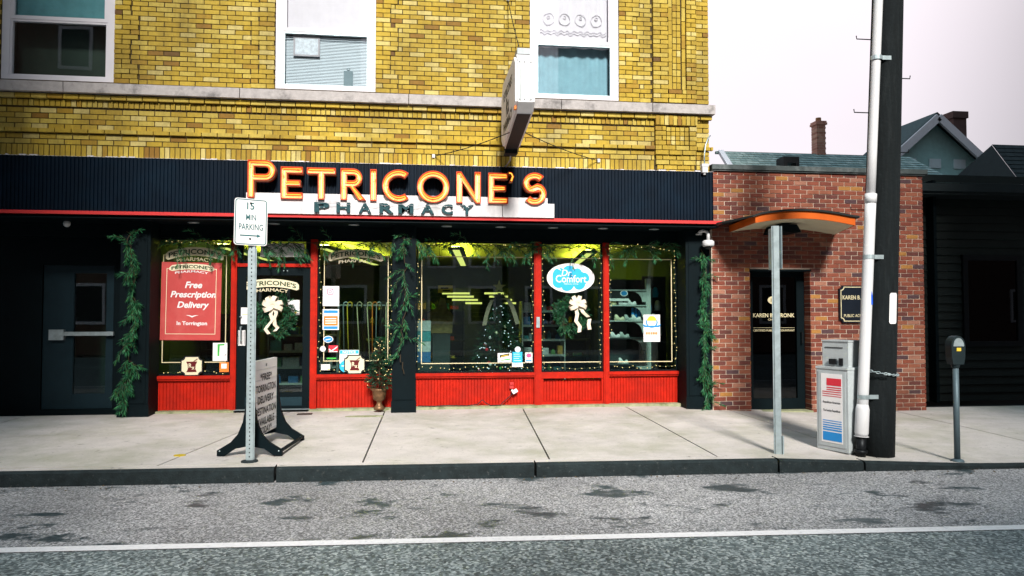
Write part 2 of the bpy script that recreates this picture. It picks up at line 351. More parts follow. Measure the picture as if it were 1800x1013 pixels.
# ------------------------------------------------------------------ ground, road, kerb, pavement
def asphalt(name, c0, c1, sc, stains):
    m, t, o = nodes(name); N = t.nodes.new; K = t.links.new
    p = N('ShaderNodeBsdfPrincipled'); K(p.outputs[0], o.inputs[0]); p.inputs['Specular IOR Level'].default_value = .35
    tcn = N('ShaderNodeTexCoord'); O = tcn.outputs['Object']
    vo = N('ShaderNodeTexVoronoi'); vo.inputs['Scale'].default_value = sc; K(O, vo.inputs[0])
    nz = N('ShaderNodeTexNoise'); nz.inputs['Scale'].default_value = sc*.55; nz.inputs['Detail'].default_value = 6; nz.inputs['Roughness'].default_value = .8; K(O, nz.inputs[0])
    ad = N('ShaderNodeMath'); ad.operation = 'MULTIPLY'; K(vo.outputs['Color'], ad.inputs[0]); K(nz.outputs['Fac'], ad.inputs[1])
    rp = N('ShaderNodeValToRGB'); e = rp.color_ramp.elements
    e[0].position = .08; e[0].color = (*[v*.35 for v in c0], 1); e[1].position = .52; e[1].color = (*c1, 1); q = e.new(.26); q.color = (*c0, 1); K(ad.outputs[0], rp.inputs[0])
    n2 = N('ShaderNodeTexNoise'); n2.inputs['Scale'].default_value = .55; n2.inputs['Detail'].default_value = 5; K(O, n2.inputs[0])
    mr = N('ShaderNodeMapRange'); mr.inputs[1].default_value = .3; mr.inputs[2].default_value = .7; mr.inputs[3].default_value = .72; mr.inputs[4].default_value = 1.25; K(n2.outputs['Fac'], mr.inputs[0])
    ml = N('ShaderNodeMixRGB'); ml.blend_type = 'MULTIPLY'; ml.inputs[0].default_value = 1; K(rp.outputs[0], ml.inputs[1]); K(mr.outputs[0], ml.inputs[2]); last = ml.outputs[0]
    rough = N('ShaderNodeMapRange'); rough.inputs[3].default_value = .62; rough.inputs[4].default_value = .30
    if stains:                                      # oil and damp patches, long with the traffic
        mp = N('ShaderNodeMapping'); mp.inputs['Scale'].default_value = (1.0, 1.7, 1); K(O, mp.inputs[0])
        n3 = N('ShaderNodeTexNoise'); n3.inputs['Scale'].default_value = 1.5; n3.inputs['Detail'].default_value = 7; n3.inputs['Roughness'].default_value = .62; K(mp.outputs[0], n3.inputs[0])
        m3 = N('ShaderNodeMapRange'); m3.inputs[1].default_value = .555; m3.inputs[2].default_value = .615; K(n3.outputs['Fac'], m3.inputs[0])
        mm = N('ShaderNodeMixRGB'); mm.inputs[2].default_value = (.020,.042,.048,1); sc2 = N('ShaderNodeMath'); sc2.operation = 'MULTIPLY'; sc2.inputs[1].default_value = .88
        K(m3.outputs[0], sc2.inputs[0]); K(sc2.outputs[0], mm.inputs[0]); K(last, mm.inputs[1]); last = mm.outputs[0]; K(m3.outputs[0], rough.inputs[0])
    else: rough.inputs[0].default_value = .1
    K(last, p.inputs['Base Color']); K(rough.outputs[0], p.inputs['Roughness'])
    b = N('ShaderNodeBump'); b.inputs['Strength'].default_value = .55; b.inputs['Distance'].default_value = .008; K(ad.outputs[0], b.inputs['Height']); K(b.outputs[0], p.inputs['Normal'])
    return m
M['asphalt'] = asphalt('worn asphalt', (.275,.272,.274), (.72,.69,.70), 80, True)
M['asphalt2'] = asphalt('coarse asphalt', (.145,.178,.18), (.60,.635,.62), 54, False)
M['roadpaint'] = mat('road paint', (.80,.77,.77), .6, var=.12, scale=25, dirt=.7, dcol=(.30,.29,.30), dscale=22, dpos=.64)

g = MB(); g.box(-400, 400, -300, 600, -1.2, -.35); tag(g.build('ground', mat('earth', (.10,.10,.09), .9)), kind='structure')
g = MB(); g.quad((-200,-22,-.2),(200,-22,-.2),(200,-3.43-8,-.2),(-200,-3.43+8,-.2))
g.v[2] = (200, kerb_y(200)+.1, -.2); g.v[3] = (-200, kerb_y(-200)+.1, -.2)
tag(g.build('road', M['asphalt'], origin=(0,0,-.2)), kind='structure')
def line_y(x): return -5.36 - .05*x
g = MB(); g.quad((-200,-22,-.196),(200,-22,-.196),(200,line_y(200)-.06,-.196),(-200,line_y(-200)-.06,-.196))
tag(g.build('road_lane', M['asphalt2'], origin=(0,0,-.196)), kind='structure')
g = MB(); g.quad((-60,line_y(-60)-.055,-.192),(60,line_y(60)-.055,-.192),(60,line_y(60)+.055,-.192),(-60,line_y(-60)+.055,-.192))
tag(g.build('road_marking', M['roadpaint'], origin=(0,0,-.192)), kind='structure')
g = MB(); xs = [-40,-13,-8.5,-4.6]+[W(485,815,-3.3)[0], W(940,815,-3.4)[0], W(1365,810,-3.5)[0], W(1522,808,-3.6)[0]]+[8,12,40]
for a, b in zip(xs, xs[1:]):
    a += .012; b -= .012; n = max(1, int((b-a)/.35))
    prof = [(0,-.22),(0,zg(0,-3.4)-.022),(.022,zg(0,-3.4)-.004),(.05,zg(0,-3.4)),(.17,zg(0,-3.4)+.001),(.17,-.22)]
    vs = []
    for i in range(n+1):
        x = a+(b-a)*i/n; dz = zg(x,-3.4)-zg(0,-3.4)
        for j, (dy, z) in enumerate(prof):
            w = R.uniform(-.006,.006) if j in (1,2) else 0
            vs.append((x, kerb_y(x)+dy+w, z+(dz if 0 < j < 5 else 0)+w*.5))
    fs = [(i*6+j, i*6+6+j, i*6+6+(j+1)%6, i*6+(j+1)%6) for i in range(n) for j in range(6)] + [tuple(range(5,-1,-1)), tuple(n*6+j for j in range(6))]
    g.add(vs, fs)
ktop = M['concrete']
ko = g.build('kerb', [M['kerb'], ktop], origin=(0,0,0)); tag(ko, kind='structure')
for pl in ko.data.polygons:
    if len(pl.vertices) == 4 and pl.normal.z > .5 and max(ko.data.vertices[i].co.y-kerb_y(ko.data.vertices[i].co.x) for i in pl.vertices) > .1: pl.material_index = 1
# pavement slabs; joints run from the shopfront to the kerb
def jl(p, q):
    (xa, ya), (xb, yb) = G(*p, -.0), G(*q, -.055)
    s = (xb-xa)/(yb-ya); return lambda y: xa+(y-ya)*s
js = [lambda y: -12, lambda y: -8.2, lambda y: -5.4, jl((425,755),(322,802)), jl((676,724),(640,808)), jl((921,722),(965,806)), jl((1118,724),(1268,806)), jl((1312,724),(1404,757)), lambda y: 7.3, lambda y: 10, lambda y: 16]
g = MB(); gap = .009
for a, b in zip(js, js[1:]):
    for (f0, f1) in ((lambda x: kerb_y(x)+.18, lambda x: -1.32), (lambda x: -1.31, lambda x: .30)):
        vs = []; n = 6
        for zz in (0, -.12):
            for i in range(n+1):
                t = i/n
                for j in (0, 1):
                    xm = a(-1.5)*(1-t)+b(-1.5)*t; y = f0(xm) if j == 0 else f1(xm)
                    x = (a(y)+gap)*(1-t)+(b(y)-gap)*t
                    vs.append((x, y, zg(x, y)+zz))
        m = 2*(n+1); fs = []
        for i in range(n): fs.append((i*2, i*2+2, i*2+3, i*2+1))
        for i in range(n): fs.append((i*2+m, i*2+2+m, i*2+2, i*2)); fs.append((i*2+1, i*2+3, i*2+3+m, i*2+1+m))
        fs.append((0,1,1+m,m)); fs.append((2*n, 2*n+m, 2*n+1+m, 2*n+1)); g.add(vs, fs)
tag(g.build('sidewalk', M['concrete'], origin=(0,0,0)), kind='structure')
g = MB(); g.quad((-40,-3.2,-.16),(40,-3.2,-.16),(40,.5,-.10),(-40,.5,-.10)); tag(g.build('sidewalk_bed', M['ink']), kind='structure')

# ------------------------------------------------------------------ brickwork
def bricks(mb, x0, x1, z0, z1, y, L=.212, H=.0685, j=.011, d=.06, excl=(), k0=0, jit=.0025, zo=None, cut=.02):
    zo = z0 if zo is None else zo; k = int(math.floor((z0-zo)/H+1e-6))
    while zo+k*H < z1-.012:
        a, b = max(z0, zo+k*H), min(z1, zo+(k+1)*H-j); zc = (a+b)/2
        if b-a > .012:
            spans = [(x0, x1)]
            for ex in excl:
                if ex[2] <= zc <= ex[3]:
                    ns = []
                    for s in spans:
                        if ex[1] <= s[0] or ex[0] >= s[1]: ns.append(s); continue
                        if ex[0]-s[0] > cut: ns.append((s[0], ex[0]-.004))
                        if s[1]-ex[1] > cut: ns.append((ex[1]+.004, s[1]))
                    spans = ns
            for s0, s1 in spans:
                off = ((k+k0) % 2)*L/2; i = math.floor((s0-x0-off)/L)-1
                while True:
                    bx0 = x0+off+i*L; bx1 = bx0+L-j; i += 1
                    if bx0 >= s1-cut: break
                    p, q = max(bx0, s0), min(bx1, s1)
                    if q-p < cut: continue
                    yy = y+R.uniform(-jit, jit); dz = R.uniform(-.0012,.0012)
                    mb.box(p+R.uniform(0,.002), q-R.uniform(0,.002), yy, y+d, a+dz, b+dz, back=False)
        k += 1
def soldiers(mb, x0, x1, z0, z1, y, pitch=.068, j=.011, d=.06):
    x = x0
    while x < x1-.03:
        mb.box(x, min(x+pitch-j, x1), y+R.uniform(-.003,.003), y+d, z0+R.uniform(0,.003), z1-j, back=False); x += pitch
def wallboxes(mb, x0, x1, z0, z1, y0, y1, ops=()):
    xs = sorted({x0, x1, *[v for o in ops for v in o[:2] if x0 < v < x1]}); zs = sorted({z0, z1, *[v for o in ops for v in o[2:] if z0 < v < z1]})
    for a, b in zip(xs, xs[1:]):
        run = None
        for c, d in list(zip(zs, zs[1:]))+[(None, None)]:
            solid = c is not None and not any(o[0] <= (a+b)/2 <= o[1] and o[2] <= (c+d)/2 <= o[3] for o in ops)
            if solid: run = (run[0], d) if run else (c, d)
            elif run: mb.box(a, b, y0, y1, *run); run = None

# ------------------------------------------------------------------ pharmacy building
PH = thing('pharmacy_building', 'two storey yellow brick shop building with navy fascia and red framed display windows', 'building', (0,.3,0))
XL, XR, ZT = -8.0, 4.345, 8.2
WIN = [(-5.66,-4.20,4.60,6.9), (-2.05,-.645,4.60,6.9), (1.60,2.95,4.60,6.9)]
wallb = MB()
wallboxes(wallb, XL, XR-.012, 3.50, ZT, .010, .38, WIN)
wallb.box(XL, XR-.012, .39, 11, 3.3, 8.0)
wallb.build('mortar_backing', M['ymortar'], PH)
yb = MB(); zo = 4.592
teeth = []                                          # toothed quoins beside the windows stand slightly proud
for x, sgn in ((-4.20,1),(-2.05,-1),(-.645,1),(1.60,-1),(2.95,1)):
    for k in range(0, 11):
        w = .322 if (k+(0 if x != 1.60 else 1)) % 2 == 0 else .212
        za = zo+(k*5-1)*.0685; zb = za+5*.0685
        if x == 2.95: w = min(w, .43)
        teeth.append((x, x+w, za, zb, k) if sgn > 0 else (x-w, x, za, zb, k))
PIL = (3.465, 4.345, 4.5, 9)
bricks(yb, XL, XR, 4.592, ZT, 0, excl=WIN+[t[:4] for t in teeth]+[PIL], zo=zo)
for x0, x1, za, zb, k in teeth:
    if za < ZT: bricks(yb, x0, x1-.002, max(za, zo), min(zb-.004, ZT), -.016, zo=zo, k0=k*5)
# tall pilaster with a recessed panel of square headers
bricks(yb, 3.47, 3.705, zo, ZT, -.045, zo=zo, d=.1, L=.235, k0=0, cut=.05)
bricks(yb, 3.99, 4.145, zo, ZT, -.045, zo=zo, d=.1, L=.155, cut=.05)
bricks(yb, 4.15, XR, zo, ZT, -.02, zo=zo, d=.1)
bricks(yb, 3.71, 3.985, zo, 4.79, -.045, zo=zo, d=.1)
for c in range(2):
    for r in range(26): yb.box(3.785+c*.066, 3.785+c*.066+.056, -.005+R.uniform(-.003,.003), .06, 4.81+r*.0995, 4.81+r*.0995+.088, back=False)
for x in (3.715, 3.925):
    for r in range(13): yb.box(x, x+.055, -.018+R.uniform(-.003,.003), .06, 4.80+r*.21, 4.80+r*.21+.2, back=False)
# band under the stone ledge
bricks(yb, XL, XR+.03, 4.338, 4.405, -.065, k0=1, L=.205)
soldiers(yb, XL, 3.49, 4.240, 4.335, -.016)
zl = 3.934
bricks(yb, XL, 3.49, zl, 4.232, 0, zo=zl, H=.0725)
bricks(yb, XL, 3.49, 3.878, 3.930, -.045, H=.06, k0=1); bricks(yb, 4.15, XR+.05, 3.878, 3.930, -.05, H=.06)
bricks(yb, XL, 3.49, 3.725, 3.872, 0, H=.0725)
soldiers(yb, XL, 3.49, 3.515, 3.722, -.004)
soldiers(yb, 3.495, 4.14, 4.240, 4.40, -.075, d=.12)
bricks(yb, 3.495, 4.14, 3.80, 4.235, -.055, H=.0725, excl=[(3.66,4.02,3.95,4.22)], zo=3.80, d=.1)
for c in range(5):
    for r in range(4): yb.box(3.668+c*.0705, 3.668+c*.0705+.060, -.05, .06, 3.950+r*.0680, 3.950+r*.0680+.058, back=False)
bricks(yb, 3.51, 4.125, 3.655, 3.795, -.03, H=.0725, d=.1); bricks(yb, 3.53, 4.11, 3.515, 3.65, -.012, H=.0725, d=.1)
bricks(yb, 4.145, XR, 3.935, 4.335, -.012, H=.0725); bricks(yb, 4.145, XR, 3.515, 3.872, -.012, H=.0725)
yb.build('brick_wall', M['ybrick'], PH)
st = MB()
for a, b in zip([-8,-4.8,-2.50,-.17,2.05,3.43,4.41], [-4.8,-2.50,-.17,2.05,3.43,4.41]):
    a += .005; b -= .005
    st.prism([(a,4.412),(b,4.412),(b,4.548),(a,4.548)], -.125, .02)
    st.add([(a,-.125,4.549),(b,-.125,4.549),(b,.06,4.600),(a,.06,4.600),(a,.06,4.549),(b,.06,4.549)], [(0,1,2,3),(0,3,4),(1,5,2)])
st.build('stone_ledge', M['stone'], PH)
# upper sash windows
def upper_window(x0, x1, kind):
    z0, z1 = 4.603, 6.88; f = MB()
    f.shape([rect(x0+.004,x1-.004,z0,z1), rect(x0+.10,x1-.10,z0+.055,z1-.09)], .015, .09)
    wn = f.build('window', M['white'], PH)
    zm = 5.44
    u = MB(); u.shape([rect(x0+.098,x1-.098,zm,z1-.088), rect(x0+.15,x1-.15,zm+.05,z1-.14)], .03, .04); u.build('upper_sash', M['white'], wn)
    l = MB(); l.shape([rect(x0+.098,x1-.098,z0+.053,zm-.002), rect(x0+.128,x1-.128,z0+.078,zm-.03)], .036, .05); l.build('lower_sash', M['steel'] if kind else M['white'], wn)
    MB().box(x0+.148,x1-.148,.048,.052,zm+.048,z1-.138).build('pane', M['glassup'], wn)
    MB().box(x0+.126,x1-.126,.070,.074,z0+.076,zm-.028).build('pane', M['glassup'], wn)
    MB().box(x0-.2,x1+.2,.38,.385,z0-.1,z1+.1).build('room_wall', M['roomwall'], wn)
    def cloth(zb, zt, amp, nx=60, y=.13, hem=0):
        c = MB(); vs = []; nz = 8
        for i in range(nx+1):
            for k in range(nz+1):
                t = i/nx; x = x0+.10+(x1-x0-.2)*t; s = k/nz
                zz = zb+(zt-zb)*s
                if k == 0: zz -= hem*abs(math.sin(t*math.pi*4))
                vs.append((x, y+amp*math.sin(t*44+1.5*math.sin(t*7))*(.5+.5*s), zz))
        c.add(vs, [(i*(nz+1)+k, (i+1)*(nz+1)+k, (i+1)*(nz+1)+k+1, i*(nz+1)+k+1) for i in range(nx) for k in range(nz)]); return c
    if kind == 1:
        cloth(zm+.01, z1-.08, .006).build('curtain', M['whitecloth'], wn, smooth=True)
        b = MB(); z = z0+.085; th = .0235
        while z < zm-.07: b.add([(x0+.13,.118,z),(x1-.13,.118,z),(x1-.13,.133,z+th),(x0+.13,.133,z+th)], [(0,1,2,3)]); z += th*.92
        b.box(x0+.12,x1-.12,.105,.15,zm-.085,zm-.045); b.build('blind', M['blind'], wn)
        sq = MB(); sq.box(x0+.25,x0+.59,.088,.098,5.12,5.40); so_ = sq.build('panel', mat('faded patterned panel', (.55,.62,.66), .7, var=.35, scale=22), wn)
        fr = MB(); fr.shape([rect(x0+.235,x0+.605,5.105,5.42), rect(x0+.26,x0+.58,5.13,5.365)], .086, .004); fr.build('panel_border', M['grey'], so_)
        tg = MB(); tg.prism(rect(x0+.945,x0+1.075,4.70,4.92), .09, .098); tg.tube([(x0+1.01+.022*math.cos(a/6*6.283), .094, 4.94+.022*math.sin(a/6*6.283)) for a in range(6)], .005, 5, closed=True); tg.build('hanging_tag', mat('grey tag', (.15,.22,.24), .6), wn)
    elif kind == 2:
        cloth(zm-.02, z1-.08, .012, hem=.02).build('curtain', M['whitecloth'], wn, smooth=True)
        lc = MB()
        for r_, z in ((.011,5.62),(.009,5.66)): lc.tube([(x0+.16+(x1-x0-.32)*i/40, .117, z+.018*math.sin(i*1.6)) for i in range(41)], r_*.5, 5)
        for k in range(4):
            cx = x0+.30+k*.245; lc.tube([(cx+.085*math.cos(a/14*6.283), .117, 5.84+.09*math.sin(a/14*6.283)) for a in range(14)], .006, 5, closed=True)
            lc.tube([(cx+.022*math.cos(a/8*6.283), .117, 5.87+.022*math.sin(a/8*6.283)) for a in range(8)], .006, 5, closed=True)
        lc.build('lace', M['white'], wn)
        cloth(z0-.02, zm, .012, y=.20).build('lower_curtain', M['mesh'], wn, smooth=True)
    else:
        cloth(zm+.01, z1-.08, .006).build('curtain', mat('teal shade', (.10,.30,.32), .7), wn, smooth=True)
    return wn
upper_window(*WIN[0][:2], 0); upper_window(*WIN[1][:2], 1); upper_window(*WIN[2][:2], 2)

# fascia, red trim, soffit, header
fa = MB(); x = -8.0; P = .05; vs = []
while x < 4.345:
    vs += [(x,-.13),(x+.013,-.13),(x+.019,-.112),(x+.044,-.112)]; x += P
vs.append((4.355,-.13)); n = len(vs)
fa.add([(a,b,2.79) for a,b in vs]+[(a,b,3.535) for a,b in vs], [(i,i+1,n+i+1,n+i) for i in range(n-1)])
fa.box(-8, 4.357, -.105, .42, 2.705, 3.512)
fa.build('fascia', M['navy'], PH)
ca = MB(); x = -7.9
while x < 4.3: w = R.uniform(.02,.12); ca.box(x, x+w, -.122, -.01, 3.536, 3.536+R.choice((.002,.002,.003,.004,.010,.016))); x += w
ca.build('caulk_line', M['white'], PH)
MB().box(-8, 4.435, -.255, -.107, 2.738, 2.782).build('trim', M['redtrim'], PH)
sf = MB(); sf.box(-8, 4.40, -.24, .40, 2.690, 2.703); sf.box(-8, 4.36, .40, .56, 2.50, 2.703); sf.build('soffit', M['blackpaint'], PH)
for px in (340, 482, 622, 785, 880, 972, 1060, 1150):
    x = W(px, 412, .1)[0]
    dl = MB(); dl.lathe([(.075,0),(.08,-.006),(.062,-.008),(.055,.0)], (x,.1,2.689), 20); dlo = dl.build('downlight', M['steel'], PH, smooth=True)
    MB().lathe([(.054,0),(.053,-.003)], (x,.1,2.6875), 16).build('lens', M['grey'], dlo)
for x0, x1 in ((-4.09,-3.70),(-.392,-.058),(3.985,4.36)):
    p = MB(); p.box(x0, x1, .05, .46, zg(x0,0)-.02, 2.689)
    for dx in (.04,): p.box(x0+dx, x1-dx, .040, .0495, .18, 2.60)
    p.box(x0-.012, x1+.012, .030, .0485, zg(x0,0)-.02, .16); p.build('pillar', M['blackpaint'], PH)
# concrete plinth
pl = MB(); pl.box(-3.69, -.395, .30, .50, -.1, .028); pl.box(-.055, 3.98, .29, .50, -.1, .034); pl.build('plinth', M['moss'], PH)
# bulkhead panels
def beadboard(x0, x1, z0, z1, y):
    b = MB(); x = x0; pts = []
    while x < x1-.01:
        e = min(x+.046, x1); pts += [(x,y+.010),(x+.005,y),(e-.006,y),(e-.001,y+.010)]; x = e
    m = len(pts); b.add([(a,c,z0) for a,c in pts]+[(a,c,z1) for a,c in pts], [(i,i+1,m+i+1,m+i) for i in range(m-1)])
    b.box(x0, x1, y+.011, y+.06, z0, z1); return b
for x0, x1 in ((-3.77,-2.705),(-1.49,-.395),(-.055,1.72),(2.885,3.984)):
    k = beadboard(x0, x1, .03, .43, .44); k.box(x0, x1, .425, .47, .431, .452); k.build('bulkhead_panel', M['red'], PH)
    s = MB(); s.box(x0-.012, x1+.012 if x1 < 3.9 else x1, .375, .50, .478, .522); s.box(x0-.006, x1, .395, .49, .453, .477); s.build('sill', M['red'], PH)
k = beadboard(1.832, 2.795, .08, .40, .47); k.build('bulkhead_panel', M['red'], PH)
s = MB(); s.box(1.832, 2.795, .40, .53, .428, .522); s.box(1.832, 2.795, .41, .53, .030, .078); s.box(1.832, 1.865, .41, .47, .079, .427); s.box(2.765, 2.795, .41, .47, .079, .427); s.build('sill', M['red'], PH)
for x0, x1, zb, y0 in ((-2.705,-2.627,.03,.385),(-1.588,-1.492,.03,.385),(1.722,1.830,.03,.385),(2.797,2.883,.03,.385)):
    p = MB(); p.box(x0, x1, y0, .53, zb, 2.499); p.box(x0+.018, x1-.018, y0-.014, y0-.001, zb, 2.499); p.build('post', M['red'], PH)
lp = MB(); lp.box(1.75, 1.80, .355, .368, 1.20, 1.36); lp.build('latch_plate', M['steel'], PH)
VIN = .455
def display(x0, x1, zt=2.5):
    f = MB(); f.shape([rect(x0,x1,.523,zt), rect(x0+.022,x1-.022,.545,zt-.02)], .45, .05); o = f.build('display_window', M['blackpaint'], PH)
    MB().box(x0+.02, x1-.02, .470, .476, .543, zt-.018).build('pane', M['glass'], o); return o
D1 = display(-3.76,-2.707); D2 = display(-1.49,-.395); D3 = display(-.055,1.720); D4 = display(1.832,2.795); D5 = display(2.885,3.984)
def border(parent, segs):
    b = MB()
    for x0, z0, x1, z1 in segs:
        if abs(x0-x1) < .001: b.box(x0-.006, x0+.006, VIN, VIN+.004, z0+.0065, z1-.0065)
        else: b.box(x0-.006, x1+.006, VIN, VIN+.004, z0-.006, z0+.006)
    b.build('border_line', M['goldline'], parent)
border(D1, [(-3.66,.712,-3.40,.712),(-3.07,.712,-2.79,.712),(-3.66,.712,-3.66,2.255),(-2.79,.712,-2.79,2.255),(-3.66,2.255,-3.58,2.255),(-2.87,2.255,-2.79,2.255)])
border(D2, [(-1.40,.715,-1.10,.715),(-.79,.715,-.47,.715),(-1.40,.715,-1.40,2.262),(-.47,.715,-.47,2.262),(-1.40,2.262,-1.32,2.262),(-.55,2.262,-.47,2.262)])
border(D3, [(.027,.665,.027,2.268),(.027,2.268,1.69,2.268),(.027,.665,1.69,.665)])
border(D4, [(1.86,.67,2.77,.67),(1.86,2.262,2.77,2.262)])
border(D5, [(2.91,.668,3.90,.668),(2.91,2.255,3.90,2.255),(3.90,.668,3.90,2.255)])
def banner(parent, cx, cz, w, h, y, arch):
    wf = lambda u, v: (u, v+arch*(1-(2*u/w)**2))
    top = [(cx+u, cz+v) for u, v in (wf(-w/2+w*i/24, h*(.5 if 0 < i < 24 else .28)) for i in range(25))]
    bot = [(cx+u, cz+v) for u, v in (wf(w/2-w*i/24, -h*(.5 if 0 < i < 24 else .28)) for i in range(25))]
    b = MB(); b.prism(top+bot, y, y+.003); b.text("PHARMACY", cx, cz, y, h*.42, w*.62, bold=.01, ex=.003, warp=lambda u, v: (u, v-h*.88+arch*(1-(2*u/w)**2)))
    o = b.build('banner', M['cream'], parent)
    t = MB(); t.text("PETRICONE'S", cx, cz, y-.002, h*.60, w*.90, bold=.025, ex=.0015, warp=lambda u, v: (u, v+arch*(1-(2*u/w)**2))); t.build('lettering', M['vgreen'], o)
banner(D1, -3.23, 2.235, .80, .125, VIN-.002, .075); banner(D2, -.945, 2.235, .80, .125, VIN-.002, .075)
def plaque(cx, cz, parent):
    b = MB(); b.prism(notched(cx-.145, cx+.145, cz-.135, cz+.135, .05), .40, .428); o = b.build('prescription_plaque', M['cream'], parent)
    f = MB(); f.shape([notched(cx-.152, cx+.152, cz-.142, cz+.142, .05), notched(cx-.137, cx+.137, cz-.127, cz+.127, .05)], .397, .004); f.build('plaque_edge', M['ink'], o)
    m = MB(); m.prism([(cx-.07,cz+.052),(cx-.075,cz+.062),(cx+.075,cz+.062),(cx+.07,cz+.052),(cx+.055,cz+.02),(cx+.05,cz-.04),(cx+.07,cz-.085),(cx-.07,cz-.085),(cx-.05,cz-.04),(cx-.055,cz+.02)], .394, .3985)
    m.add([(cx+.02,.394,cz+.064),(cx+.035,.394,cz+.064),(cx+.085,.394,cz+.098),(cx+.075,.394,cz+.105)], [(0,1,2,3)]); m.build('mortar_and_pestle', M['maroon'], o)
    t = MB(); t.text("R", cx-.018, cz+.005, .391, .062, .045, bold=.02); t.text("x", cx+.022, cz-.03, .391, .04, .04, bold=.02); t.build('lettering', M['cream'], o)
    return o
tag(plaque(-3.236, .663, None), 'cream prescription plaque with maroon mortar, below the red delivery poster', 'plaque', 'prescription plaques')
tag(plaque(-.947, .665, None), 'cream prescription plaque with maroon mortar, beside the potted conifer', 'plaque', 'prescription plaques')

# shop door with transom
dr = MB(); dr.box(-2.627,-1.588,.40,.53,2.092,2.14); dr.build('transom_bar', M['red'], PH)
dt = MB(); dt.shape([rect(-2.626,-1.589,2.141,2.499), rect(-2.55,-1.66,2.18,2.47)], .42, .05); tr_ = dt.build('transom', M['blackpaint'], PH)
MB().box(-2.555,-1.655,.45,.455,2.175,2.475).build('pane', M['glass'], tr_)
dd = MB(); dd.shape([rect(-2.624,-1.591,.035,2.090), rect(-2.50,-1.70,.27,1.97)], .42, .05); SD = dd.build('shop_door', M['blackpaint'], PH)
MB().box(-2.505,-1.695,.45,.456,.265,1.975).build('pane', M['glass'], SD)
kp = MB(); kp.box(-2.5,-1.7,.413,.4195,.075,.20); kp.build('kick_plate', mat('dark teal plate', (.01,.03,.04), .4), SD)
hd = MB(); hd.tube([(-2.56,.418,1.02),(-2.56,.36,1.02),(-2.56,.36,1.22),(-2.56,.418,1.22)], .011, 8); hd.lathe([(.02,0),(.02,.012)], (-2.57,.40,1.36)); hd.build('handle', M['steel'], SD)
cl = MB(); cl.box(-1.98,-1.965,.405,.4195,2.03,2.045); cl.box(-1.93,-1.915,.405,.4195,2.03,2.045); cl.build('closer_screw', M['steel'], SD)
banner(SD, -2.16, 1.80, .80, .115, .435, .06)
MB().box(-2.63,-1.585,.30,.50,-.02,.031).build('threshold', M['steel'], PH)
# recessed side entry at the far left
en = MB(); en.shape([rect(-8,-4.09,-.05,2.69), rect(-5.42,-4.44,.03,2.12)], .75, .08); en.box(-4.08,-4.02,.47,.80,0,2.69); en.build('entry_wall', M['blackpaint'], PH)
MB().box(-4.245,-4.225,.735,.749,.03,2.2).build('red_strip', M['redtrim'], PH)
e = MB(); e.shape([rect(-5.41,-4.45,.035,2.115), rect(-4.99,-4.55,.25,2.0)], .77, .05); e.box(-5.30,-5.0,.764,.7695,.12,2.02); EN = e.build('entry_door', mat('dark teal door', (.008,.022,.03), .4), PH)
MB().box(-4.995,-4.545,.79,.795,.245,2.005).build('pane', M['glass'], EN)
b = MB(); b.bar((-5.28,.72,1.12),(-4.42,.72,1.12),.05,.055); b.box(-5.30,-5.10,.70,.768,1.03,1.18); b.box(-4.52,-4.46,.72,.768,1.09,1.15); b.build('push_bar', M['steel'], EN)
sm = MB(); sm.ball((-4.86,.2,2.66),.05); sm.build('dome_light', M['pvc'], PH, smooth=True)
# interior room
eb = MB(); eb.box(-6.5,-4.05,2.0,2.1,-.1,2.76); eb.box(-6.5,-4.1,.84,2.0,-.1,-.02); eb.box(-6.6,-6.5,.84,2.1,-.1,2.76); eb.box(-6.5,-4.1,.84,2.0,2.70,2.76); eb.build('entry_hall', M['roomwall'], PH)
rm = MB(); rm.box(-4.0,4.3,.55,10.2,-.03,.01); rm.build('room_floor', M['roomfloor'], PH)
rc = MB()
for i in range(14):
    for j in range(16): rc.box(-4.0+i*.593+.006, -4.0+(i+1)*.593-.006, .57+j*.6+.006, .57+(j+1)*.6-.006, 2.742, 2.76)
rc.build('room_ceiling', M['ceil'], PH)
rw = MB(); rw.box(-4.1,-4.0,.57,10.2,.0,2.76); rw.box(4.24,4.33,.57,10.2,.0,2.76); rw.box(-4.0,4.24,10.1,10.2,.0,2.76); rw.box(-4.1,4.33,.57,10.2,2.765,2.80); rw.build('room_wall', M['roomwall'], PH)

# ------------------------------------------------------------------ lit neon shop sign
NS = thing('neon_sign', "lit orange neon shop sign of open-faced letters on a pale board across the navy fascia", 'sign', (-.3,-.13,2.78))
def arc(cx, cz, r, a0, a1, n=14, rz=None): return [(cx+r*math.cos(rad(a0+(a1-a0)*i/n)), cz+(rz or r)*math.sin(rad(a0+(a1-a0)*i/n))) for i in range(n+1)]
def ribbon(path, s):
    l, r = [], []
    for i, p in enumerate(path):
        a = Vector(path[max(0,i-1)]); b = Vector(path[min(len(path)-1,i+1)]); d = (b-a).normalized(); n = Vector((-d.y,d.x))*s/2
        l.append(tuple(Vector(p)+n)); r.append(tuple(Vector(p)-n))
    return l+r[::-1]
S_ = .088
def L_E(w, h, s): return [[(0,0),(0,h),(w,h),(w,h-s),(s,h-s),(s,h*.5+s*.45),(w*.9,h*.5+s*.45),(w*.9,h*.5-s*.45),(s,h*.5-s*.45),(s,s),(w,s),(w,0)]]
def L_T(w, h, s): return [[(0,h),(w,h),(w,h-s),(w/2+s/2,h-s),(w/2+s/2,0),(w/2-s/2,0),(w/2-s/2,h-s),(0,h-s)]]
def L_I(w, h, s): return [rect(0,w,0,h)]
def L_P(w, h, s):
    rb = h*.27; c = w-rb
    return [[(0,0),(0,h)]+arc(c,h-rb,rb,90,-90)+[(s,h-2*rb),(s,0)], [(s,h-s)]+arc(c,h-rb,rb-s,90,-90)+[(s,h-2*rb+s)]]
